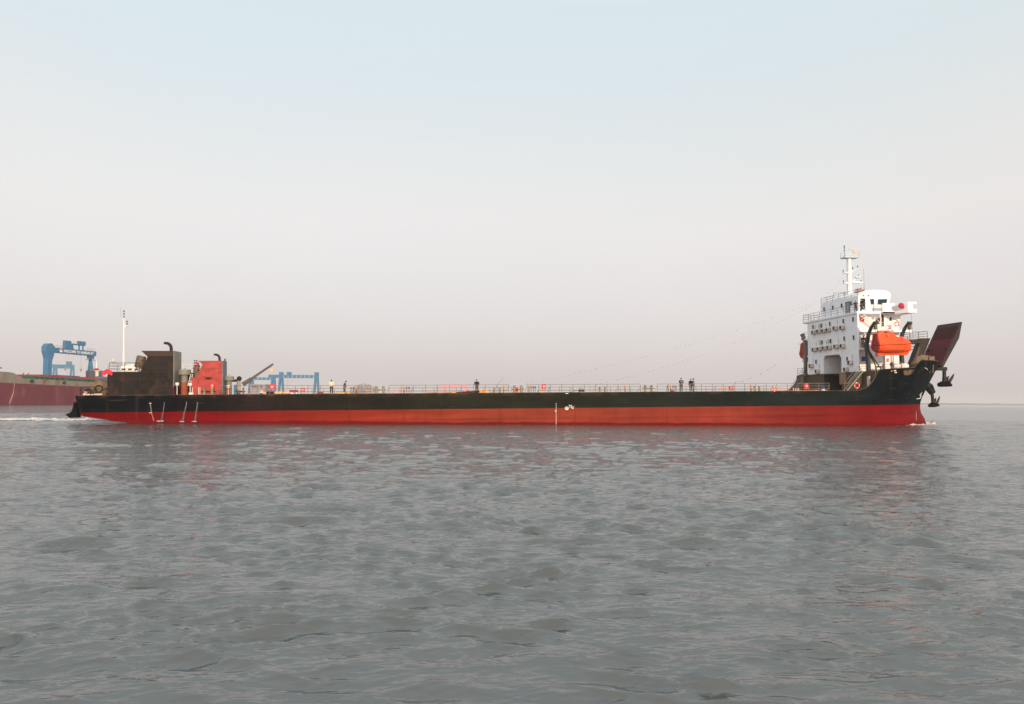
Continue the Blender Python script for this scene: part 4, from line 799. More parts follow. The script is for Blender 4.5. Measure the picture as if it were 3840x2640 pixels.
foam_patch('wake_foam', 'white churned wake trailing left from the stern', -90, -30, 84, 101, lambda x, y: .62-abs((y-(92.5+(x+37)*-.02))/4.6)**2-max(0, (-46-x)/34)**1.3*.75-(max(0, (x+36)/5)), 260, 90, 3)
def side_y(X):
    return 92.4-station(X-11.6, -4.2)[1] if X-11.6 < 61.4 else 92.4+(X-73)*.2
foam_patch('bow_foam', 'thin broken line of foam pushed up by the bow at the waterline', 58, 78, 80, 94, lambda x, y: .78-abs(y-side_y(x)+.35)*.95-max(0, 68-x)*.09-max(0, x-73)*.16, 150, 120, 8)
foam_patch('waterline_foam', 'broken flecks of foam along the long red hull at the waterline', -32, 60, 82.0, 83.4, lambda x, y: .06-abs(y-82.7)*.5, 700, 14, 21)
# ------------------------------------------------------------------ people
def skin_mesh(joints, edges, name, mats, parent, extra=None, sub=2, matfn=None):
    me = bpy.data.meshes.new(name); me.from_pydata([j[:3] for j in joints], edges, [])
    ob = bpy.data.objects.new('tmp', me); sc.collection.objects.link(ob)
    sk = ob.modifiers.new('s', 'SKIN'); ob.modifiers.new('u', 'SUBSURF').levels = sub; ob.modifiers['u'].render_levels = sub
    lay = me.skin_vertices[0].data if me.skin_vertices else None
    if lay is None:
        bm = bmesh.new(); bm.from_mesh(me); bm.verts.layers.skin.verify(); bm.to_mesh(me); bm.free(); lay = me.skin_vertices[0].data
    for i, j in enumerate(joints):
        r = j[3]; lay[i].radius = (r, j[4] if len(j) > 4 else r); lay[i].use_root = (i == 0)
    dg = bpy.context.evaluated_depsgraph_get(); dg.update()
    m2 = bpy.data.meshes.new_from_object(ob.evaluated_get(dg)); bpy.data.objects.remove(ob)
    q = MB(); q.v = [tuple(v.co) for v in m2.vertices]; q.f = [tuple(p.vertices) for p in m2.polygons]; q.m = [0]*len(q.f)
    if extra: extra(q)
    o = q.build(name, mats, parent, smooth=True); return o
def person(label, loc, rz, top, bottom, H=1.72, pose='stand', lean=0.0, bald=False, sleeve=None, stripes=None):
    t = thing('person', label, 'person', loc, rz, None)
    s_ = H/1.72; L = math.radians(lean)
    def up(x, y, z):                     # lean the upper body forward about the hips (faces +y)
        if z > .92: dz = z-.92; return (x*s_, (y+dz*math.sin(L))*s_, (.92+dz*math.cos(L))*s_)
        return (x*s_, y*s_, z*s_)
    hd = .0 if pose != 'bow' else .10
    arms = {'stand': [(.22, .0, 1.40), (.26, -.02, 1.12), (.25, .05, .86)], 'fold': [(.22, 0, 1.40), (.27, .02, 1.14), (.06, .20, 1.12)], 'reach': [(.22, 0, 1.40), (.26, .20, 1.20), (.22, .45, 1.15)],
            'bow': [(.22, .02, 1.38), (.25, .05, 1.12), (.12, .22, 1.02)], 'back': [(.22, 0, 1.40), (.27, -.06, 1.14), (.1, -.16, .98)], 'pocket': [(.22, 0, 1.40), (.29, -.05, 1.14), (.19, .08, .95)]}[pose if pose != 'walk' else 'stand']
    st_ = .12 if pose == 'walk' else .02
    J = [(*up(0, 0, .94), .15*s_, .11*s_), (*up(0, .01, 1.12), .14*s_, .10*s_), (*up(0, 0, 1.32), .17*s_, .115*s_), (*up(0, 0, 1.44), .08*s_), (*up(0, .01+hd*.4, 1.52), .055*s_), (*up(0, .02+hd, 1.60), .085*s_, .095*s_), (*up(0, .02+hd, 1.68), .07*s_, .08*s_)]
    E_ = [(0, 1), (1, 2), (2, 3), (3, 4), (4, 5), (5, 6)]; JA = []
    for sd in (-1, 1):
        b0 = len(J)
        for (ax, ay, az), r in zip(arms, (.055, .042, .032)): J.append((*up(sd*ax, ay, az), r*s_))
        hx, hy, hz = arms[2]; J.append((*up(sd*(hx-.01), hy+.05, hz-.05), .034*s_, .018*s_)); E_ += [(2, b0), (b0, b0+1), (b0+1, b0+2), (b0+2, b0+3)]
        b0 = len(J); J += [(sd*.10*s_, 0, .86*s_, .09*s_), (sd*.11*s_, .02*s_+sd*st_, .48*s_, .06*s_), (sd*.12*s_, sd*st_*1.6-.02, .09*s_, .04*s_), (sd*.13*s_, sd*st_*1.6+.12, .04*s_, .04*s_, .03*s_)]; E_ += [(0, b0), (b0, b0+1), (b0+1, b0+2), (b0+2, b0+3)]
    def extra(q):
        for sd in (-1, 1):
            hx, hy, hz = arms[2]
            for k, (fx, fl) in enumerate(((-.028, .065), (-.010, .075), (.009, .07), (.027, .055))):
                a = Vector(up(sd*(hx-.01+fx), hy+.07, hz-.07)); b = a+Vector((0, .02, -fl*.6))*s_; c = b+Vector((0, .015, -fl*.4))*s_; q.tube([a, b, c], [.009*s_, .008*s_, .006*s_], 5)
            a = Vector(up(sd*(hx-.045), hy+.04, hz-.04)); q.tube([a, a+Vector((-sd*.02, .03, -.03))*s_, a+Vector((-sd*.02, .045, -.055))*s_], [.011*s_, .009*s_, .007*s_], 5)
            e = up(sd*.085, .02+hd, 1.60); q.sphere(e, .026*s_, 6, 4, sc=(.4, .8, 1.2))
            e = up(sd*.03, .105+hd, 1.62); q.sphere(e, .012*s_, 6, 4)
        q.sphere(up(0, .118+hd, 1.592), .018*s_, 6, 4, sc=(.7, 1, 1.4)); q.sphere(up(0, .105+hd, 1.55), .022*s_, 6, 4, sc=(1.2, .4, .3))
    skin_mesh(J, E_, 'body', SKIN, t, extra)
    hx = MB(); c = up(0, .005+hd, 1.655); hx.sphere(c, .107*s_, 12, 8, sc=(.92, 1.05, .80)); hx.build('hair', HAIR, t, smooth=True)
    g = 1.22
    JT = [(*up(0, 0, .84), .185*s_, .15*s_), (*up(0, .01, 1.10), .175*s_, .14*s_), (*up(0, 0, 1.32), .20*s_, .14*s_), (*up(0, 0, 1.45), .10*s_, .085*s_)]; ET = [(0, 1), (1, 2), (2, 3)]
    for sd in (-1, 1):
        b0 = len(JT)
        for (ax, ay, az), r in zip(arms, (.078, .065, .052)): JT.append((*up(sd*ax, ay, az), r*s_))
        ET += [(2, b0), (b0, b0+1), (b0+1, b0+2)]
    skin_mesh(JT, ET, 'jacket', top, t)
    JB = [(0, 0, .90*s_, .165*s_, .13*s_)]; EB = []
    for sd in (-1, 1):
        b0 = len(JB); JB += [(sd*.10*s_, 0, .80*s_, .105*s_), (sd*.11*s_, .02*s_+sd*st_, .48*s_, .078*s_), (sd*.12*s_, sd*st_*1.6-.02, .10*s_, .066*s_)]; EB += [(0, b0), (b0, b0+1), (b0+1, b0+2)]
    skin_mesh(JB, EB, 'trousers', bottom, t)
    sh = MB()
    for sd in (-1, 1): sh.sphere((sd*.125*s_, sd*st_*1.6+.05, .045*s_), .075*s_, 8, 6, sc=(.7, 1.8, .6))
    sh.build('shoes', BLACK, t, smooth=True)
    if stripes:
        for z in (1.0, 1.12, 1.24, 1.34):
            q = MB(); a = up(0, 0, z); q.torus(a, .205*s_, .014, axis='z', n=20, m=5); q.M = Matrix.Identity(4); q.v = [(v[0], v[1]*.78, v[2]) for v in q.v]; q.build('stripe', stripes, t)
    return t
def cloth(n, c): return mat(n, c, .85, var=.25, vs=8)
CREAMC = cloth('cloth_cream', (.78, .58, .46)); BROWNC = cloth('cloth_brown', (.07, .035, .03)); BLACKC = cloth('cloth_black', (.014, .018, .028)); JEAN = cloth('cloth_jeans', (.06, .09, .13))
STRIPE = cloth('cloth_slate', (.045, .05, .075)); GREYC = cloth('cloth_grey', (.16, .16, .19)); REDC = cloth('cloth_red', (.40, .02, .05)); LBLUE = cloth('cloth_light_blue', (.35, .50, .62)); WHC = cloth('cloth_white', (.75, .72, .68))
def pos(px, v, z=0, py=1470): p = V(px, py, v); return (p.x, v, z)
person('person in cream jacket and dark trousers with back turned, behind the deck rail', pos(1243, -7.6), .2, CREAMC, BLACKC, 1.72, 'back')
person('person in dark brown jacket with head bowed, next to the cream jacket', pos(1291, -6.5), -1.2, BROWNC, JEAN, 1.62, 'bow', 8)
person('lone person in long black coat facing out at mid deck', pos(1788, -6.6), math.pi+.1, BLACKC, BLACKC, 1.72, 'pocket')
person('person in striped pullover and jeans standing at the rail with folded arms', pos(2555, -8.9), math.pi, STRIPE, JEAN, 1.74, 'fold', stripes=cloth('cloth_pale', (.5, .5, .55)))
person('person in dark clothes, left of the close pair at the rail', pos(2591, -8.6), math.pi-.8, BLACKC, BLACKC, 1.64, 'stand')
person('person in grey shirt and faded trousers, right of the close pair at the rail', pos(2601, -8.9), math.pi+1.1, GREYC, GREYC, 1.68, 'stand')
def pos2(px, x, z): p = Xp(px, 1150, x); return (x, p.y, z)
person('person in navy with pale scarf leaning on the rail outside the wheelhouse door', pos2(3209, 48.15, 10.72), math.pi-.9, NAVY, NAVY, 1.62, 'reach', 8)
person('taller person in navy jacket beside the wheelhouse corner window', pos2(3228, 48.4, 10.72), math.pi+.9, NAVY, NAVY, 1.78, 'reach', 5)
p = V(3236, 1300, -5.6); person('person in black and red jacket leaning on the balcony rail left of the lifeboat', (p.x, -5.6, 5.84), math.pi-.3, mat('cloth_black_red', (.05, .01, .015), .8, var=.3, dirt=(.4, .01, .05), dirt_amt=.9, dirt_scale=(3, 3, 2)), BLACKC, 1.66, 'bow', 18)
p = V(3250, 1300, -5.4); person('person all in black on the balcony beside the lifeboat davit', (p.x, -5.5, 5.84), math.pi+.3, BLACKC, BLACKC, 1.72, 'stand', 4)
person('person in red jacket standing left of the red engine casing', (V(733, 1405, -6.0).x, -5.6, 2.63), math.pi+.4, REDC, BLACKC, 1.5, 'stand', 8)
person('person in light blue shirt behind the one in red by the casing', (V(726, 1405, -5.2).x, -4.8, 2.63), math.pi-.5, LBLUE, BLACKC, 1.55, 'stand')
# ------------------------------------------------------------------ loose things on deck
def drum(px, v, label, m1, m2, hz=.62, r=.22):
    p = pos(px, v); t = thing('steel_drum', label, 'drum', p, 0, 'steel drums standing on deck')
    q = MB(); q.tube([(0, 0, 0), (0, 0, hz*.5)], r, 14); q.torus((0, 0, .02), r, .015, axis='z', n=14, m=4); q.build('lower_half', m1, t, smooth=True)
    q = MB(); q.tube([(0, 0, hz*.5), (0, 0, hz)], r*1.01, 14); q.torus((0, 0, hz), r, .02, axis='z', n=14, m=4); q.torus((0, 0, hz*.5), r, .02, axis='z', n=14, m=4); q.build('upper_half', m2, t, smooth=True)
drum(982, -8.3, 'white drum with blue base right of the deck crane', BLUEP, WHITE2, .42)
drum(1094, -8.2, 'red topped white drum, left one of the touching pair', WHITE2, CRIM, .5); drum(1110, -8.2, 'red topped white drum, right one of the touching pair', WHITE2, CRIM, .5)
drum(3086, -8.3, 'white drum with blue top in front of the brown bulkhead', WHITE2, BLUEP, .56)
def crate(px, v, w_, h_, m, label, name='crate'):
    p = pos(px, v); t = thing(name, label, 'crate', p, random.uniform(-.1, .1), 'crates and boxes on deck')
    q = MB(); q.bb((-w_/2, -.3, .05), (w_/2, .3, h_)); q.build('box', m, t, bevel=.015)
    q = MB(); [q.bb((x-.05, -.3, 0), (x+.05, .3, .049)) for x in (-w_*.35, 0, w_*.35)]; q.bb((-w_/2-.02, -.32, h_), (w_/2+.02, .32, h_+.04)); q.build('skids', m, t)
crate(994, -8.4, .35, .34, ORLT, 'small orange crate beside the blue based drum'); crate(1015, -8.4, .75, .36, DARKBR, 'dark brown crate under the bright red fire box')
crate(1202, -8.2, .65, .24, BRICK, 'low brown red crate left of the person in cream'); crate(1280, -8.6, .85, .2, PEACH, 'low peach coloured box at the feet of the person with bowed head')
crate(1308, -8.4, .35, .3, ORLT, 'small orange crate left of the air pipes'); crate(1813, -8.5, .95, .38, ORLT, 'large bright orange crate right of the person in black coat')
crate(1701, -8.5, .5, .22, ORLT, 'orange crate at the left end of the rope heap'); crate(2028, -8.6, .65, .2, PEACH, 'flat peach box under a bright red fire box'); crate(2520, -8.4, .35, .18, CRIM, 'small crimson box left of the person in stripes')
for k, (px, w_, lab) in enumerate(((1036, .55, 'pale tarpaulin bundle next to the dark brown crate'), (1053, .7, 'peach tarpaulin bundle, middle of three'), (1074, .8, 'peach tarpaulin bundle touching the red topped drums'))):
    q = MB(); g = np.random.default_rng(k); q.sphere((0, 0, .17), .3, 16, 10, sc=(w_/.6*1.1, .9, .85)); q.v = [(a+g.normal()*.02, b+g.normal()*.02, max(0, c+g.normal()*.02)) for a, b, c in q.v]
    solo(q.build('tarpaulin_bundle', PEACH, None, smooth=True), lab, 'bundle', pos(px, -8.3), 0, 'tarpaulin bundles on deck')
q = MB(); g = random.Random(3); xa, xb = V(1714, 1470, -8.4).x, V(1795, 1470, -8.4).x
for k in range(46):
    x = g.uniform(0, xb-xa); r = g.uniform(.1, .25); P = [(x+r*math.cos(a)*1.3, r*math.sin(a), .05+.18*g.random()*(.5+x/(xb-xa))+.04*math.sin(3*a)) for a in np.linspace(0, g.uniform(4, 7), 10)]; q.tube(P, .035, 5)
solo(q.build('rope_heap', ROPE, None, smooth=True), 'long heap of maroon mooring rope on the deck edge', 'rope', (xa, -8.4, 0))
t = thing('flag', 'red flag hanging at the aft top corner of the brown stern deckhouse', 'flag', (-45.45, -8.9, 2.64))
q = MB(); q.tube([(0, 0, -.05), (-.0, 0, .9)], .015, 5); q.build('flag_pole', STEEL, t)
q = MB(); g = np.random.default_rng(2); nx_, nz_ = 14, 10
vv = [(-.62+1.05*i/(nx_-1), .06*math.sin(i*.9+j*.5), .36-(.55*j/(nz_-1))-abs(i/(nx_-1)-.55)*.5) for i in range(nx_) for j in range(nz_)]
q.add(vv, [(i*nz_+j, (i+1)*nz_+j, (i+1)*nz_+j+1, i*nz_+j+1) for i in range(nx_-1) for j in range(nz_-1)]); q.build('flag_cloth', FIRE, t, smooth=True)
# orange-roofed rescue boat on the stern house
rb = thing('rescue_boat', 'small white rescue boat with rounded cabin on the stern deckhouse', 'boat', (V(495, 1385, -5).x, -5, 2.66))
q = MB(); q.loft([[(x, -w_, 0.02+zz), (x, w_, 0.02+zz), (x, w_*1.2, .3), (x, w_*.8, .55), (x, -w_*.8, .55), (x, -w_*1.2, .3)] for x, w_, zz in ((-1.3, .2, .1), (-1.0, .5, 0), (1.0, .5, 0), (1.3, .45, 0))]); q.build('boat_hull', WHITE2, rb, smooth=True)
q = MB(); q.loft([[(x, -w_, .5), (x, w_, .5), (x, w_*.8, zt), (x, -w_*.8, zt)] for x, w_, zt in ((-1.2, .35, .62), (-.9, .5, .86), (0, .5, 1.0), (1.0, .5, .9), (1.25, .4, .65))]); q.build('cabin', WHITE2, rb, smooth=True)
for x in (-.7, 0, .7): q = MB(); q.bb((x-.2, -.56, .34), (x+.2, -.61, .52)); q.build('window', GLASS, rb)
# bunting ---------------------------------------------------------------
FC = [mat('flag_red', (.5, .05, .08), .8), mat('flag_blue', (.06, .1, .3), .8), mat('flag_yellow', (.7, .55, .1), .8), mat('flag_dark', (.1, .1, .1), .8)]
def bunting(label, P, nfl, sag, sz=.14):
    a, b = Vector(P[0]), Vector(P[1]); t = thing('bunting', label, 'bunting', a, 0, 'strings of signal bunting')
    f = lambda u: (b-a)*u+Vector((0, 0, -sag*4*u*(1-u)))
    q = MB(); q.tube([f(k/30) for k in range(31)], .0018, 3, False); q.build('cord', STEEL, t)
    for k in range(nfl):
        u = (k+.5)/nfl; p = f(u); w_ = sz*random.uniform(.6, 1.1); q = MB(); y = random.uniform(-.08, .08); dz = random.uniform(.5, 1)
        q.add([(p.x-w_/2, p.y, p.z), (p.x+w_/2, p.y+y, p.z), (p.x+w_*.1, p.y+y, p.z-w_*dz)], [(0, 1, 2)])
        q.add([(p.x-w_/2, p.y+.01, p.z), (p.x+w_/2, p.y+y+.01, p.z), (p.x+w_*.1, p.y+y+.01, p.z-w_*dz)], [(0, 1, 2)]); q.build('pennant', FC[random.choice((0, 0, 1, 2, 3, 3))], t)
bunting('upper long string of bunting from the bridge roof down to mid deck', (Xp(3078, 1124, 49), V(1965, 1441, -2)), 62, 1.0)
bunting('lower long string of bunting running parallel under the other one', (Xp(3060, 1135, 49), V(2225, 1444, -4)), 48, 1.4)
bunting('short string of colourful bunting from the far lifeboat down to the deck', (V(3000, 1283, 6), V(2735, 1436, 0)), 20, 1.3, .2)
bunting('short steep string of bunting on the radar mast', (Vector((49.7, 0, 17.0)), Xp(3098, 1100, 48.9)), 10, .5)
# ------------------------------------------------------------------ background: moored bulk carrier
def frame(pA, DA, pB, DB):
    a = Wd(pA, 1500, DA); b = Wd(pB, 1500, DB); a.z = b.z = 0; d = (b-a); ang = math.atan2(d.y, d.x)
    return Matrix.Translation(a) @ Matrix.Rotation(ang, 4, 'Z'), d.length
MF, ML = frame(0, 240, 340, 280)
bc = thing('bulk_carrier', 'rusty moored ship with dull crimson hull and green bulwark at the left edge', 'ship', M=MF)
BH = bpy.data.materials.new('bulk_hull'); BH.use_nodes = True; t = BH.node_tree; bs = t.nodes['Principled BSDF']; bs.inputs['Roughness'].default_value = .65
tc = N(t, 'ShaderNodeTexCoord'); s_ = N(t, 'ShaderNodeSeparateXYZ'); t.links.new(tc.outputs['Object'], s_.inputs[0])
lt = N(t, 'ShaderNodeMath', operation='MULTIPLY_ADD'); lt.inputs[1].default_value = .018; t.links.new(s_.outputs['X'], lt.inputs[0]); t.links.new(s_.outputs['Z'], lt.inputs[2])
gt = N(t, 'ShaderNodeMath', operation='GREATER_THAN'); gt.inputs[1].default_value = 7.65; t.links.new(lt.outputs[0], gt.inputs[0])
n1 = N(t, 'ShaderNodeTexNoise'); n1.inputs['Scale'].default_value = .35; n1.inputs['Detail'].default_value = 9; mp = N(t, 'ShaderNodeMapping'); mp.inputs['Scale'].default_value = (1, 1, .35); t.links.new(tc.outputs['Object'], mp.inputs[0]); t.links.new(mp.outputs[0], n1.inputs['Vector'])
c1 = N(t, 'ShaderNodeValToRGB'); t.links.new(n1.outputs['Fac'], c1.inputs[0]); ramp(c1, [(.3, (.10, .008, .018)), (.55, (.13, .014, .024)), (.68, (.16, .04, .045)), (.85, (.24, .14, .12))])
c2 = N(t, 'ShaderNodeValToRGB'); t.links.new(n1.outputs['Fac'], c2.inputs[0]); ramp(c2, [(.3, (.23, .20, .165)), (.55, (.19, .155, .12)), (.64, (.17, .075, .03)), (.75, (.12, .05, .02))])
mi = N(t, 'ShaderNodeMix', data_type='RGBA'); t.links.new(gt.outputs[0], mi.inputs['Factor']); t.links.new(c1.outputs[0], mi.inputs[6]); t.links.new(c2.outputs[0], mi.inputs[7]); t.links.new(mi.outputs[2], bs.inputs['Base Color'])
zt = lambda x: 9.55-.0135*x
q = MB(); st = []
for x, w_, zz in ((-34, .6, 11.9), (-28, 6, 11.8), (-20, 9, 11.6), (-4, 11, 11.45), (2, 11, 11.4), (5, 11, 11.2), (8.5, 11, zt(8.5)), (40, 11, zt(40)), (80, 11, zt(80)), (92, 8, zt(92))):
    st.append([(x, -w_+11, -1), (x, -w_+11, zz*.5), (x, -w_+11, zz), (x, w_+11, zz), (x, w_+11, -1)])
q.loft(st); q.build('hull', BH, bc)
GR = mat('bulwark_green', (.018, .12, .075), .6, var=.2, dirt=RUST, dirt_amt=.3); 
q = MB(); q.add([(8.5, -.04, zt(8.5)), (92, -.04, zt(92)), (92, -.04, zt(92)+1.0), (8.5, -.04, zt(8.5)+1.0), (8.5, .1, zt(8.5)), (92, .1, zt(92)), (92, .1, zt(92)+1.0), (8.5, .1, zt(8.5)+1.0)], [(0, 1, 2, 3), (4, 5, 6, 7), (0, 1, 5, 4), (3, 2, 6, 7), (0, 3, 7, 4), (1, 2, 6, 5)]); bw = q.build('bulwark', GR, bc)
for k in range(34):
    x = 14+k*2.35+(k//6)*1.2; q = MB(); z = zt(x)+.2; q.bb((x, -.09, z), (x+1.25, -.05, z+.5)); q.build('freeing_port', BLACK, bw)
HRED = mat('hatch_red', (.3, .035, .035), .6, var=.2)
for x0, x1, hz in ((20, 31, 1.55), (33, 47, 1.5), (50, 66, 1.5), (68, 84, 1.5)): q = MB(); q.bb((x0, 4, zt(x0)), (x1, 18, zt(x0)+hz+.35)); q.build('hatch_cover', HRED, bc)
for x in (12.5, 27, 51, 76): q = MB(); q.torus((x, -.25, zt(x)-.9), .5, .2, n=14, m=6); q.build('tyre_fender', BLACK, bc)
q = MB(); [q.tube([(x, .5, zt(x)+1), (x+.7, .5, zt(x)+2)], .12, 5) for x in (9, 11)]; q.tube([(1, 3, 11.4), (1, 3, 13)], .2, 6); q.tube([(-3, 3, 11.4), (-3, 3, 13)], .2, 6); q.bb((-5, 2.8, 12.6), (3, 3.2, 13)); q.build('deck_fitting', DGREY, bc)
q = MB(); q.tube([(.3+5.1, -.06, 7.5), (5.1, -.06, 4), (3.6, -.06, .3)], .09, 5); q.build('draft_stripe', mat('stripe_pink', (.5, .3, .3), .6), bc)
# blue-hulled coaster outboard of it
MF2, _ = frame(205, 330, 400, 345)
bsx = thing('coaster', 'dark blue coaster with grey and blue deckhouses behind the rusty ship', 'ship', M=MF2)
DB = mat('deep_blue', (.012, .05, .16), .5, var=.2); SB = mat('slate_blue', (.05, .12, .24), .5, var=.15); DG2 = mat('house_brown_grey', (.075, .075, .085), .6, var=.15)
q = MB(); q.prism([(0, -1), (0, 13.3), (10, 13.0), (10, 9.8), (45, 9.8), (45, -1)], 0, 9); q.build('hull', DB, bsx)
q = MB(); q.bb((14.2, .5, 9.8), (20.2, 8, 16.0)); q.build('deckhouse', DG2, bsx)
q = MB(); q.bb((16.3, -.6, 9.8), (30, .4, 13.1)); bh2 = q.build('lower_deckhouse', SB, bsx)
for x in (19.4, 21.3, 24.3, 27): q = MB(); q.bb((x, -.66, 11.2), (x+.5, -.61, 12.0)); q.build('window', WHITE2, bh2)
q = MB(); q.tube([(17.5, 2, 16), (17.5, 2, 19.5), (17.5, 2, 21.8)], [.28, .22, .05], 6); q.build('mast', WHITE2, bsx)
q = MB(); q.tube([(17.3, -.2, 13.1), (17.3, -.2, 15.6)], .75, 10); q.tube([(17.3, -.2, 15.4), (17.3, -.2, 15.9)], 1.05, 10); q.build('ventilator', CREAM, bsx); q = MB(); q.sphere((17, .2, 16.6), 1.1, sc=(1.2, .8, .5)); q.build('tarpaulin', CRIM, bsx)
railing([(20, -.5, 13.1), (30, -.5, 13.1)], hgt=1.1, parent=bsx, m=WHITE2, step=1.5, r=.05, rp=.05)
# ------------------------------------------------------------------ gantry cranes
def text_mesh(s, size, parent, M, m, name='lettering'):
    cu = bpy.data.curves.new('t', 'FONT'); cu.body = s; cu.size = size; cu.extrude = .03; cu.space_character = 1.03; cu.offset = .025*size/2
    ob = bpy.data.objects.new('t', cu); sc.collection.objects.link(ob); dg = bpy.context.evaluated_depsgraph_get(); dg.update()
    me = bpy.data.meshes.new_from_object(ob.evaluated_get(dg)); wd = max(v.co.x for v in me.vertices); bpy.data.objects.remove(ob)
    me.transform(M); me.materials.clear(); me.materials.append(m); o = bpy.data.objects.new(name, me); sc.collection.objects.link(o); o.parent = parent; return o, wd
MG, GL = frame(172, 420, 342, 457)
g1 = thing('gantry_crane', 'largest blue gantry crane reading WELCOME TO HAIRUN S/Y on its girder', 'crane', M=MG, group='blue shipyard gantry cranes')
q = MB(); q.prism([(-2.6, 33.2), (-2.5, 30.0), (-1.0, 26.0), (-1.0, 0), (1.9, 0), (2.0, 24.5), (3.4, 28.5), (3.6, 33.4), (1.8, 35.2), (-.6, 35.0)], -1.7, 1.7); q.build('box_leg', CBLUE, g1)
q = MB(); q.bb((2.5, -1.6, 29.8), (GL+1.5, 1.6, 32.9)); gb = q.build('girder', CBLUE, g1)
q = MB()
for a in (-4.6, 3.6): q.loft([[(GL-2.2, -.55+yy, z), (GL-2.2+w_, -.55+yy, z), (GL-2.2+w_, .55+yy, z), (GL-2.2, .55+yy, z)] for w_, yy, z in ((1.2, 0, 28.5), (.9, a, 0))])
q.bb((GL-3.6, -1, 27.8), (GL+.4, 1, 29.8)); q.bb((GL-4.6, -1.2, 27.0), (GL+1.2, 1.2, 27.3)); q.build('shear_leg', CBLUE, g1)
q = MB(); q.bb((12.8, -.8, 34.0), (18.0, .8, 38.0)); q.prism([(13, 33), (20.0, 33), (19.2, 36), (12.8, 36)], -1.0, 1.0); q.bb((24.6, -1.0, 35.9), (30.0, 1.0, 38.6)); q.tube([(25.5, 0, 33), (25.5, 0, 36)], .5, 6); q.tube([(28.8, 0, 33), (28.8, 0, 36)], .5, 6); q.bb((18, -1, 35.8), (25, 1, 36.6)); q.build('trolley', CBLUE, g1, bevel=.1)
q = MB(); q.tube([(27, 0, 33), (27, 0, 20)], .07, 4); q.tube([(28, 0, 33), (28, 0, 20)], .07, 4); q.tube([(14.5, 0, 33), (14.5, 0, 20)], .07, 4); q.tube([(17, 0, 33), (17, 0, 14)], .07, 4); q.build('hoist_wire', CGREY, g1)
q = MB(); [q.prism([(x-.6, 21), (x+.6, 21), (x, 19.2)], -.4, .4) for x in (14.5, 27.5)]; q.build('hook_block', CGREY, g1)
railing([(4, -1.5, 32.9), (12, -1.5, 32.9)], hgt=1.3, parent=gb, m=CGREY, r=.06, rp=.06, step=2.5); railing([(30.5, -1.5, 32.9), (GL, -1.5, 32.9)], hgt=1.5, parent=gb, m=CGREY, r=.06, rp=.06, step=2)
MT = Matrix.Translation((0, -1.68, 30.55)) @ Matrix.Rotation(math.pi/2, 4, 'X')
o, wd = text_mesh('WELCOME TO HAIRUN S/Y', 2.25, gb, MT, mat('sign_white', (.85, .85, .85), .6, var=.03)); 
sc_x = (GL-1.0-11.0)/wd; o.data.transform(Matrix.Translation((11.0, 0, 0)) @ Matrix.Diagonal((sc_x, 1, 1, 1)))
q = MB(); q.tube([(8.8, -1.62, 31.4), (8.8, -1.68, 31.4)], 1.15, 18); e = q.build('emblem', mat('sign_white', (.85, .85, .85), .6), gb)
q = MB(); q.prism([(8.8+.95*math.cos(a), 31.5+.9*math.sin(a)) for a in np.linspace(0, math.pi, 10)], -1.74, -1.70); q.build('emblem_top', FIRE, e)
def portal(label, pA, DA, pB, DB_, zb, zt_, legw, m, over=0, trolley=None, dots=0, spread=2.5, housing=True, group='blue shipyard gantry cranes', wleg=1.4):
    M_, L = frame(pA, DA, pB, DB_); t = thing('gantry_crane', label, 'crane', M=M_, group=group)
    q = MB(); q.bb((-over, -1.2, zb), (L+1, 1.2, zt_)); gd = q.build('girder', m, t)
    for x in (0, L):
        for sg in (-1, 1):
            q = MB(); q.loft([[(x+sg*a-w_/2, -1.3, z), (x+sg*a+w_/2, -1.3, z), (x+sg*a+w_/2, 1.3, z), (x+sg*a-w_/2, 1.3, z)] for a, w_, z in ((spread, wleg, 0), (wleg*.45, wleg*.95, zt_-.1))]); q.build('leg', m, t)
    if housing:
        for x in (0, L): q = MB(); q.bb((x-legw, -1.4, zt_), (x+legw, 1.4, zt_+(zt_-zb)*.9)); q.build('leg_head', m, t, bevel=.2)
    if trolley: q = MB(); q.bb((trolley, -1.5, zt_+.1), (trolley+4.2, 1.5, zt_+2.9)); q.tube([(trolley+.8, 0, zb), (trolley+.8, 0, 4)], .06, 4); q.build('trolley', m, t)
    for k in range(dots):
        x = L*(k+.7)/(dots+.4); q = MB(); z0 = zb+.35; h_ = zt_-zb-.7; q.bb((x-.36, -1.26, z0), (x+.36, -1.21, z0+h_*.10)); q.bb((x-.42, -1.26, z0+h_*.45), (x+.42, -1.21, z0+h_*.56)); q.bb((x-.07, -1.26, z0), (x+.07, -1.22, z0+h_)); q.bb((x-.3, -1.26, z0+h_*.88), (x+.3, -1.21, z0+h_*.98)); q.build('lettering', mat('sign_white', (.85, .85, .85), .6), gd)
    return t
portal('small blue gantry crane framed under the girder of the largest one', 203, 600, 268, 606, 27.5, 30.8, 3.0, mat('crane_blue_pale', (.04, .15, .26), .5, var=.15), over=2, trolley=8, spread=2.2, wleg=1.5, housing=False)
portal('low blue gantry crane behind the ship\'s grey deck crane boom', 941, 700, 1024, 700, 21.6, 24.2, 1.6, CBLUE, dots=5, spread=2.6, housing=False, wleg=1.9)
portal('wide blue gantry crane with white letters right of the red fire box', 1053, 720, 1186, 720, 24.4, 27.6, 2.0, CBLUE, over=13, trolley=6, dots=8, spread=2.9, wleg=1.9)
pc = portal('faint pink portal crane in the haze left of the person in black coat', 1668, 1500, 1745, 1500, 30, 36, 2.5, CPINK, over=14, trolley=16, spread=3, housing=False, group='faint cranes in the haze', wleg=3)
portal('tiny faint pink portal crane in the haze behind the left air pipes', 1475, 1700, 1512, 1700, 23, 26, 2, CPINK, spread=2, housing=False, group='faint cranes in the haze', wleg=3)
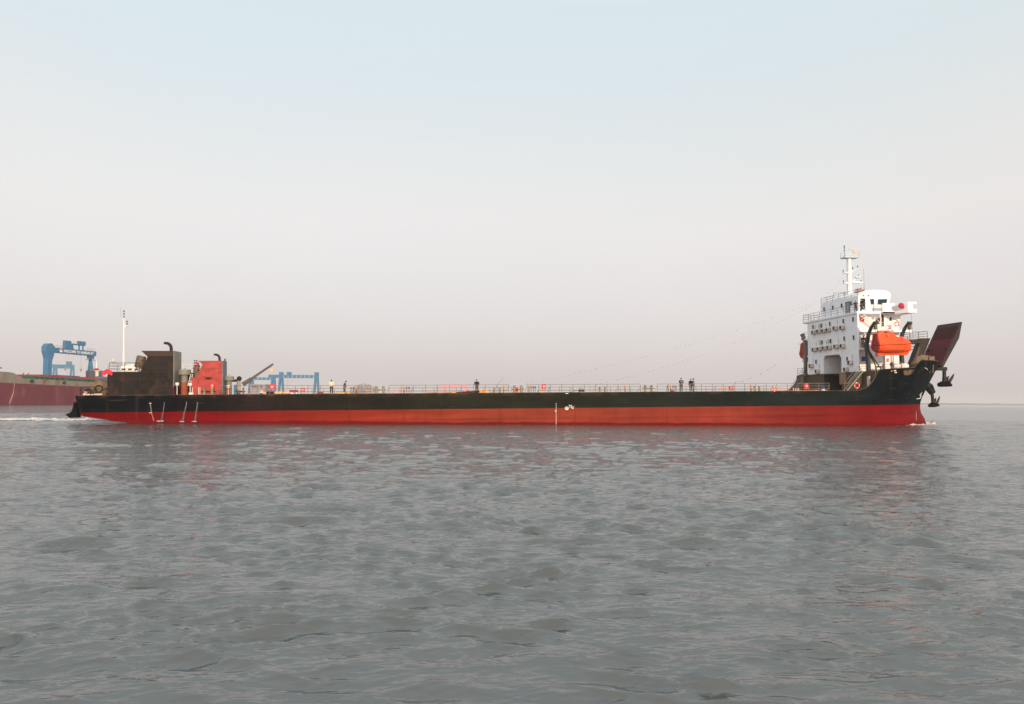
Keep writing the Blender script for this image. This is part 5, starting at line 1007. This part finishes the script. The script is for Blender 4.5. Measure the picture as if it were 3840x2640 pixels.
M_, L = frame(1843, 1500, 1900, 1500); jc = thing('luffing_crane', 'faint grey crane jib slanting in the haze above mid deck', 'crane', M=M_, group='faint cranes in the haze')
q = MB(); q.tube([(0, 0, 18), (24, 0, 52)], [1.0, .5], 4); q.build('jib', CGREY, jc); q = MB(); q.tube([(0, 0, 0), (0, 0, 22)], 1.6, 4); q.build('tower', CGREY, jc); q = MB(); q.tube([(24, 0, 52), (24, 0, 36)], .15, 4); q.build('hoist_wire', CGREY, jc)
# workboat hidden behind the deck
MW, _ = frame(870, 190, 1010, 190); wbt = thing('workboat', 'grey workboat cabin with square windows seen through the rail behind the deck crane', 'boat', M=MW)
q = MB(); q.prism([(-2, 0), (-3.5, 3.0), (12, 2.6), (11, 0)], 0, 4); q.build('hull', DB, wbt)
q = MB(); q.bb((4.8, .3, 2.6), (8.9, 3.6, 6.6)); q.bb((4.6, .2, 6.6), (9.1, 3.7, 6.75)); wc = q.build('cabin', mat('cabin_grey', (.30, .26, .27), .6, var=.15), wbt)
for x in (5.3, 5.9, 6.5, 7.6): q = MB(); q.bb((x, .25, 5.9), (x+.35, .29, 6.3)); q.build('window', GLASS, wc)
q = MB(); q.bb((.2, .5, 2.6), (.85, 1.2, 6.6)); q.build('funnel', CBLUE, wbt); q = MB(); q.bb((8.6, .1, 4.2), (10.6, 2, 5.0)); q.build('tarpaulin', BLUEP, wbt)
# ------------------------------------------------------------------ far shores and trees
def treeline(name, label, p0, p1, D, h0, var, seed, step=3, kind='stuff', m=None):
    g = np.random.default_rng(seed); a = Wd(p0, 1500, D); b = Wd(p1, 1500, D); a.z = b.z = 0; L = (b-a).length; n_ = int(L/step); q = MB(); hh = h0; bump = 0
    for i in range(n_):
        bump = .93*bump+g.normal()*var*.35; x = a.lerp(b, i/n_); r = step*g.uniform(.9, 1.7); z = max(2, h0+bump); q.sphere((x.x, x.y+g.uniform(-12, 12), z*.45), 1, 6, 4, sc=(r, r, z*.55))
    o = q.build(name, m or mat('far_foliage', (.05, .065, .04), .9, var=.3, vs=.1), None); o['label'] = label; o['category'] = 'trees'; o['kind'] = kind
treeline('far_treeline', 'hazy low treeline on the far shore right of the bow', 3380, 4100, 4300, 9, 2.2, 4, 9)
treeline('far_treeline', 'hazy shoreline vegetation far behind the ship', -300, 3300, 4300, 8, 2, 9, 14)
q = MB(); a = Wd(-500, 1500, 460); b = Wd(1350, 1500, 800); c = Wd(1400, 1500, 2500); d = Wd(-700, 1500, 2500)
q.prism([(a.x, a.y), (b.x, b.y), (c.x, c.y), (d.x, d.y)], -2, 2.2, 'z'); o = q.build('quay', mat('quay_concrete', (.3, .28, .26), .8)); o['kind'] = 'structure'
q = MB(); a = Wd(-900, 1500, 4200); b = Wd(4600, 1500, 4200); q.prism([(a.x, a.y), (b.x, b.y), (b.x+200, b.y+1500), (a.x-200, a.y+1500)], -2, 1.6, 'z'); o = q.build('far_shore', mat('shore_earth', (.12, .11, .08), .9)); o['kind'] = 'structure'
def tree(px, D, H, label, seed):
    p = Wd(px, 1500, D); t = thing('tree', label, 'tree', (p.x, p.y, 0), 0, 'hazy bare trees behind the deck', ship=False); g = np.random.default_rng(seed); q = MB(); q.tube([(0, 0, 0), (.3, 0, H*.4), (0, 0, H*.75)], [.8, .5, .2], 6)
    for k in range(26):
        z = H*g.uniform(.3, .7); a = g.uniform(0, 6.28); r = H*.32*g.uniform(.5, 1.); q.tube([(0, 0, z), (r*.6*math.cos(a), r*.6*math.sin(a), z+H*.12), (r*math.cos(a), r*math.sin(a), min(H, z+H*.3))], [.25, .15, .06], 4)
    q.build('trunk', mat('bark', (.28, .25, .25), .9), t); q = MB()
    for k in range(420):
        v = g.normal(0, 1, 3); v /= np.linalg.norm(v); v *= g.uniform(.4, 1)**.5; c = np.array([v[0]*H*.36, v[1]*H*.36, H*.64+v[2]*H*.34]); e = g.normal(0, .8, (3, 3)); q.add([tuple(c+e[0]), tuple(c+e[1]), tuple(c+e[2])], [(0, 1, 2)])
    q.build('crown', mat('hazed_winter_foliage', (.30, .27, .27), .9), t)  # crown colour lightened to carry the distance haze
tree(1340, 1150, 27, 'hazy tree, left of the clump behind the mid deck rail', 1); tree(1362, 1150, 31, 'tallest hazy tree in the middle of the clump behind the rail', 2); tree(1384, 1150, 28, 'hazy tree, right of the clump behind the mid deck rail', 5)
# ------------------------------------------------------------------ separate pieces become parts of their own
def separate(o):
    me = o.data; n = len(me.vertices)
    if n > 4000 or n == 0: return
    par = list(range(n))
    def find(a):
        while par[a] != a: par[a] = par[par[a]]; a = par[a]
        return a
    for p in me.polygons:
        v = p.vertices; a = find(v[0])
        for b in v[1:]: par[find(b)] = a
    comp = {}
    for i in range(n): comp.setdefault(find(i), []).append(i)
    if len(comp) < 2 or len(comp) > 120: return
    cl = []
    for k, vs in comp.items():
        c = [me.vertices[i].co for i in vs]; cl.append([[min(p[a] for p in c)-.03 for a in range(3)], [max(p[a] for p in c)+.03 for a in range(3)], {k}])
    ch = True
    while ch:
        ch = False
        for i in range(len(cl)):
            for j in range(i+1, len(cl)):
                if all(cl[i][0][a] <= cl[j][1][a] and cl[j][0][a] <= cl[i][1][a] for a in range(3)):
                    cl[i] = [[min(cl[i][0][a], cl[j][0][a]) for a in range(3)], [max(cl[i][1][a], cl[j][1][a]) for a in range(3)], cl[i][2] | cl[j][2]]; cl.pop(j); ch = True; break
            if ch: break
    if len(cl) < 2 or len(cl) > 9: return
    for q_ in cl[1:]+cl[:1]:
        keep = q_[2]; m2 = me.copy(); bm = bmesh.new(); bm.from_mesh(m2); bm.verts.ensure_lookup_table()
        bmesh.ops.delete(bm, geom=[bm.verts[i] for i in range(n) if find(i) not in keep], context='VERTS'); bm.to_mesh(m2); bm.free()
        if q_ is cl[0]: o.data = m2
        else:
            c = o.copy(); c.data = m2; sc.collection.objects.link(c); c.parent = o.parent
for o in list(bpy.data.objects):
    nm = o.name.split('.')[0]
    if o.type == 'MESH' and o.parent and not any(k in nm for k in ('mark', 'railing', 'tread', 'lettering', 'body', 'pennant', 'crown', 'splash', 'stream', 'stay', 'deck_pipe', 'foam', 'patch')): separate(o)
for o in bpy.data.objects:
    if o.name.startswith('shoes'): o.name = 'shoe'
    if o.name.startswith('flukes'): o.name = 'fluke'
# ------------------------------------------------------------------ haze
q = MB(); q.bb((-5600, -6100, -3), (5600, 6300, 62)); hz = q.build('haze', []); hz['kind'] = 'stuff'; hz['label'] = 'pale grey haze over the river'; hz['category'] = 'haze'
hz.data.materials.clear(); m = bpy.data.materials.new('haze_air'); m.use_nodes = True; t = m.node_tree; t.nodes.clear(); vo = N(t, 'ShaderNodeVolumePrincipled'); ou = N(t, 'ShaderNodeOutputMaterial'); t.links.new(vo.outputs[0], ou.inputs['Volume'])
vo.inputs['Color'].default_value = (.79, .78, .80, 1); vo.inputs['Density'].default_value = .00022; vo.inputs['Anisotropy'].default_value = 0.0
hz.data.materials.append(m)
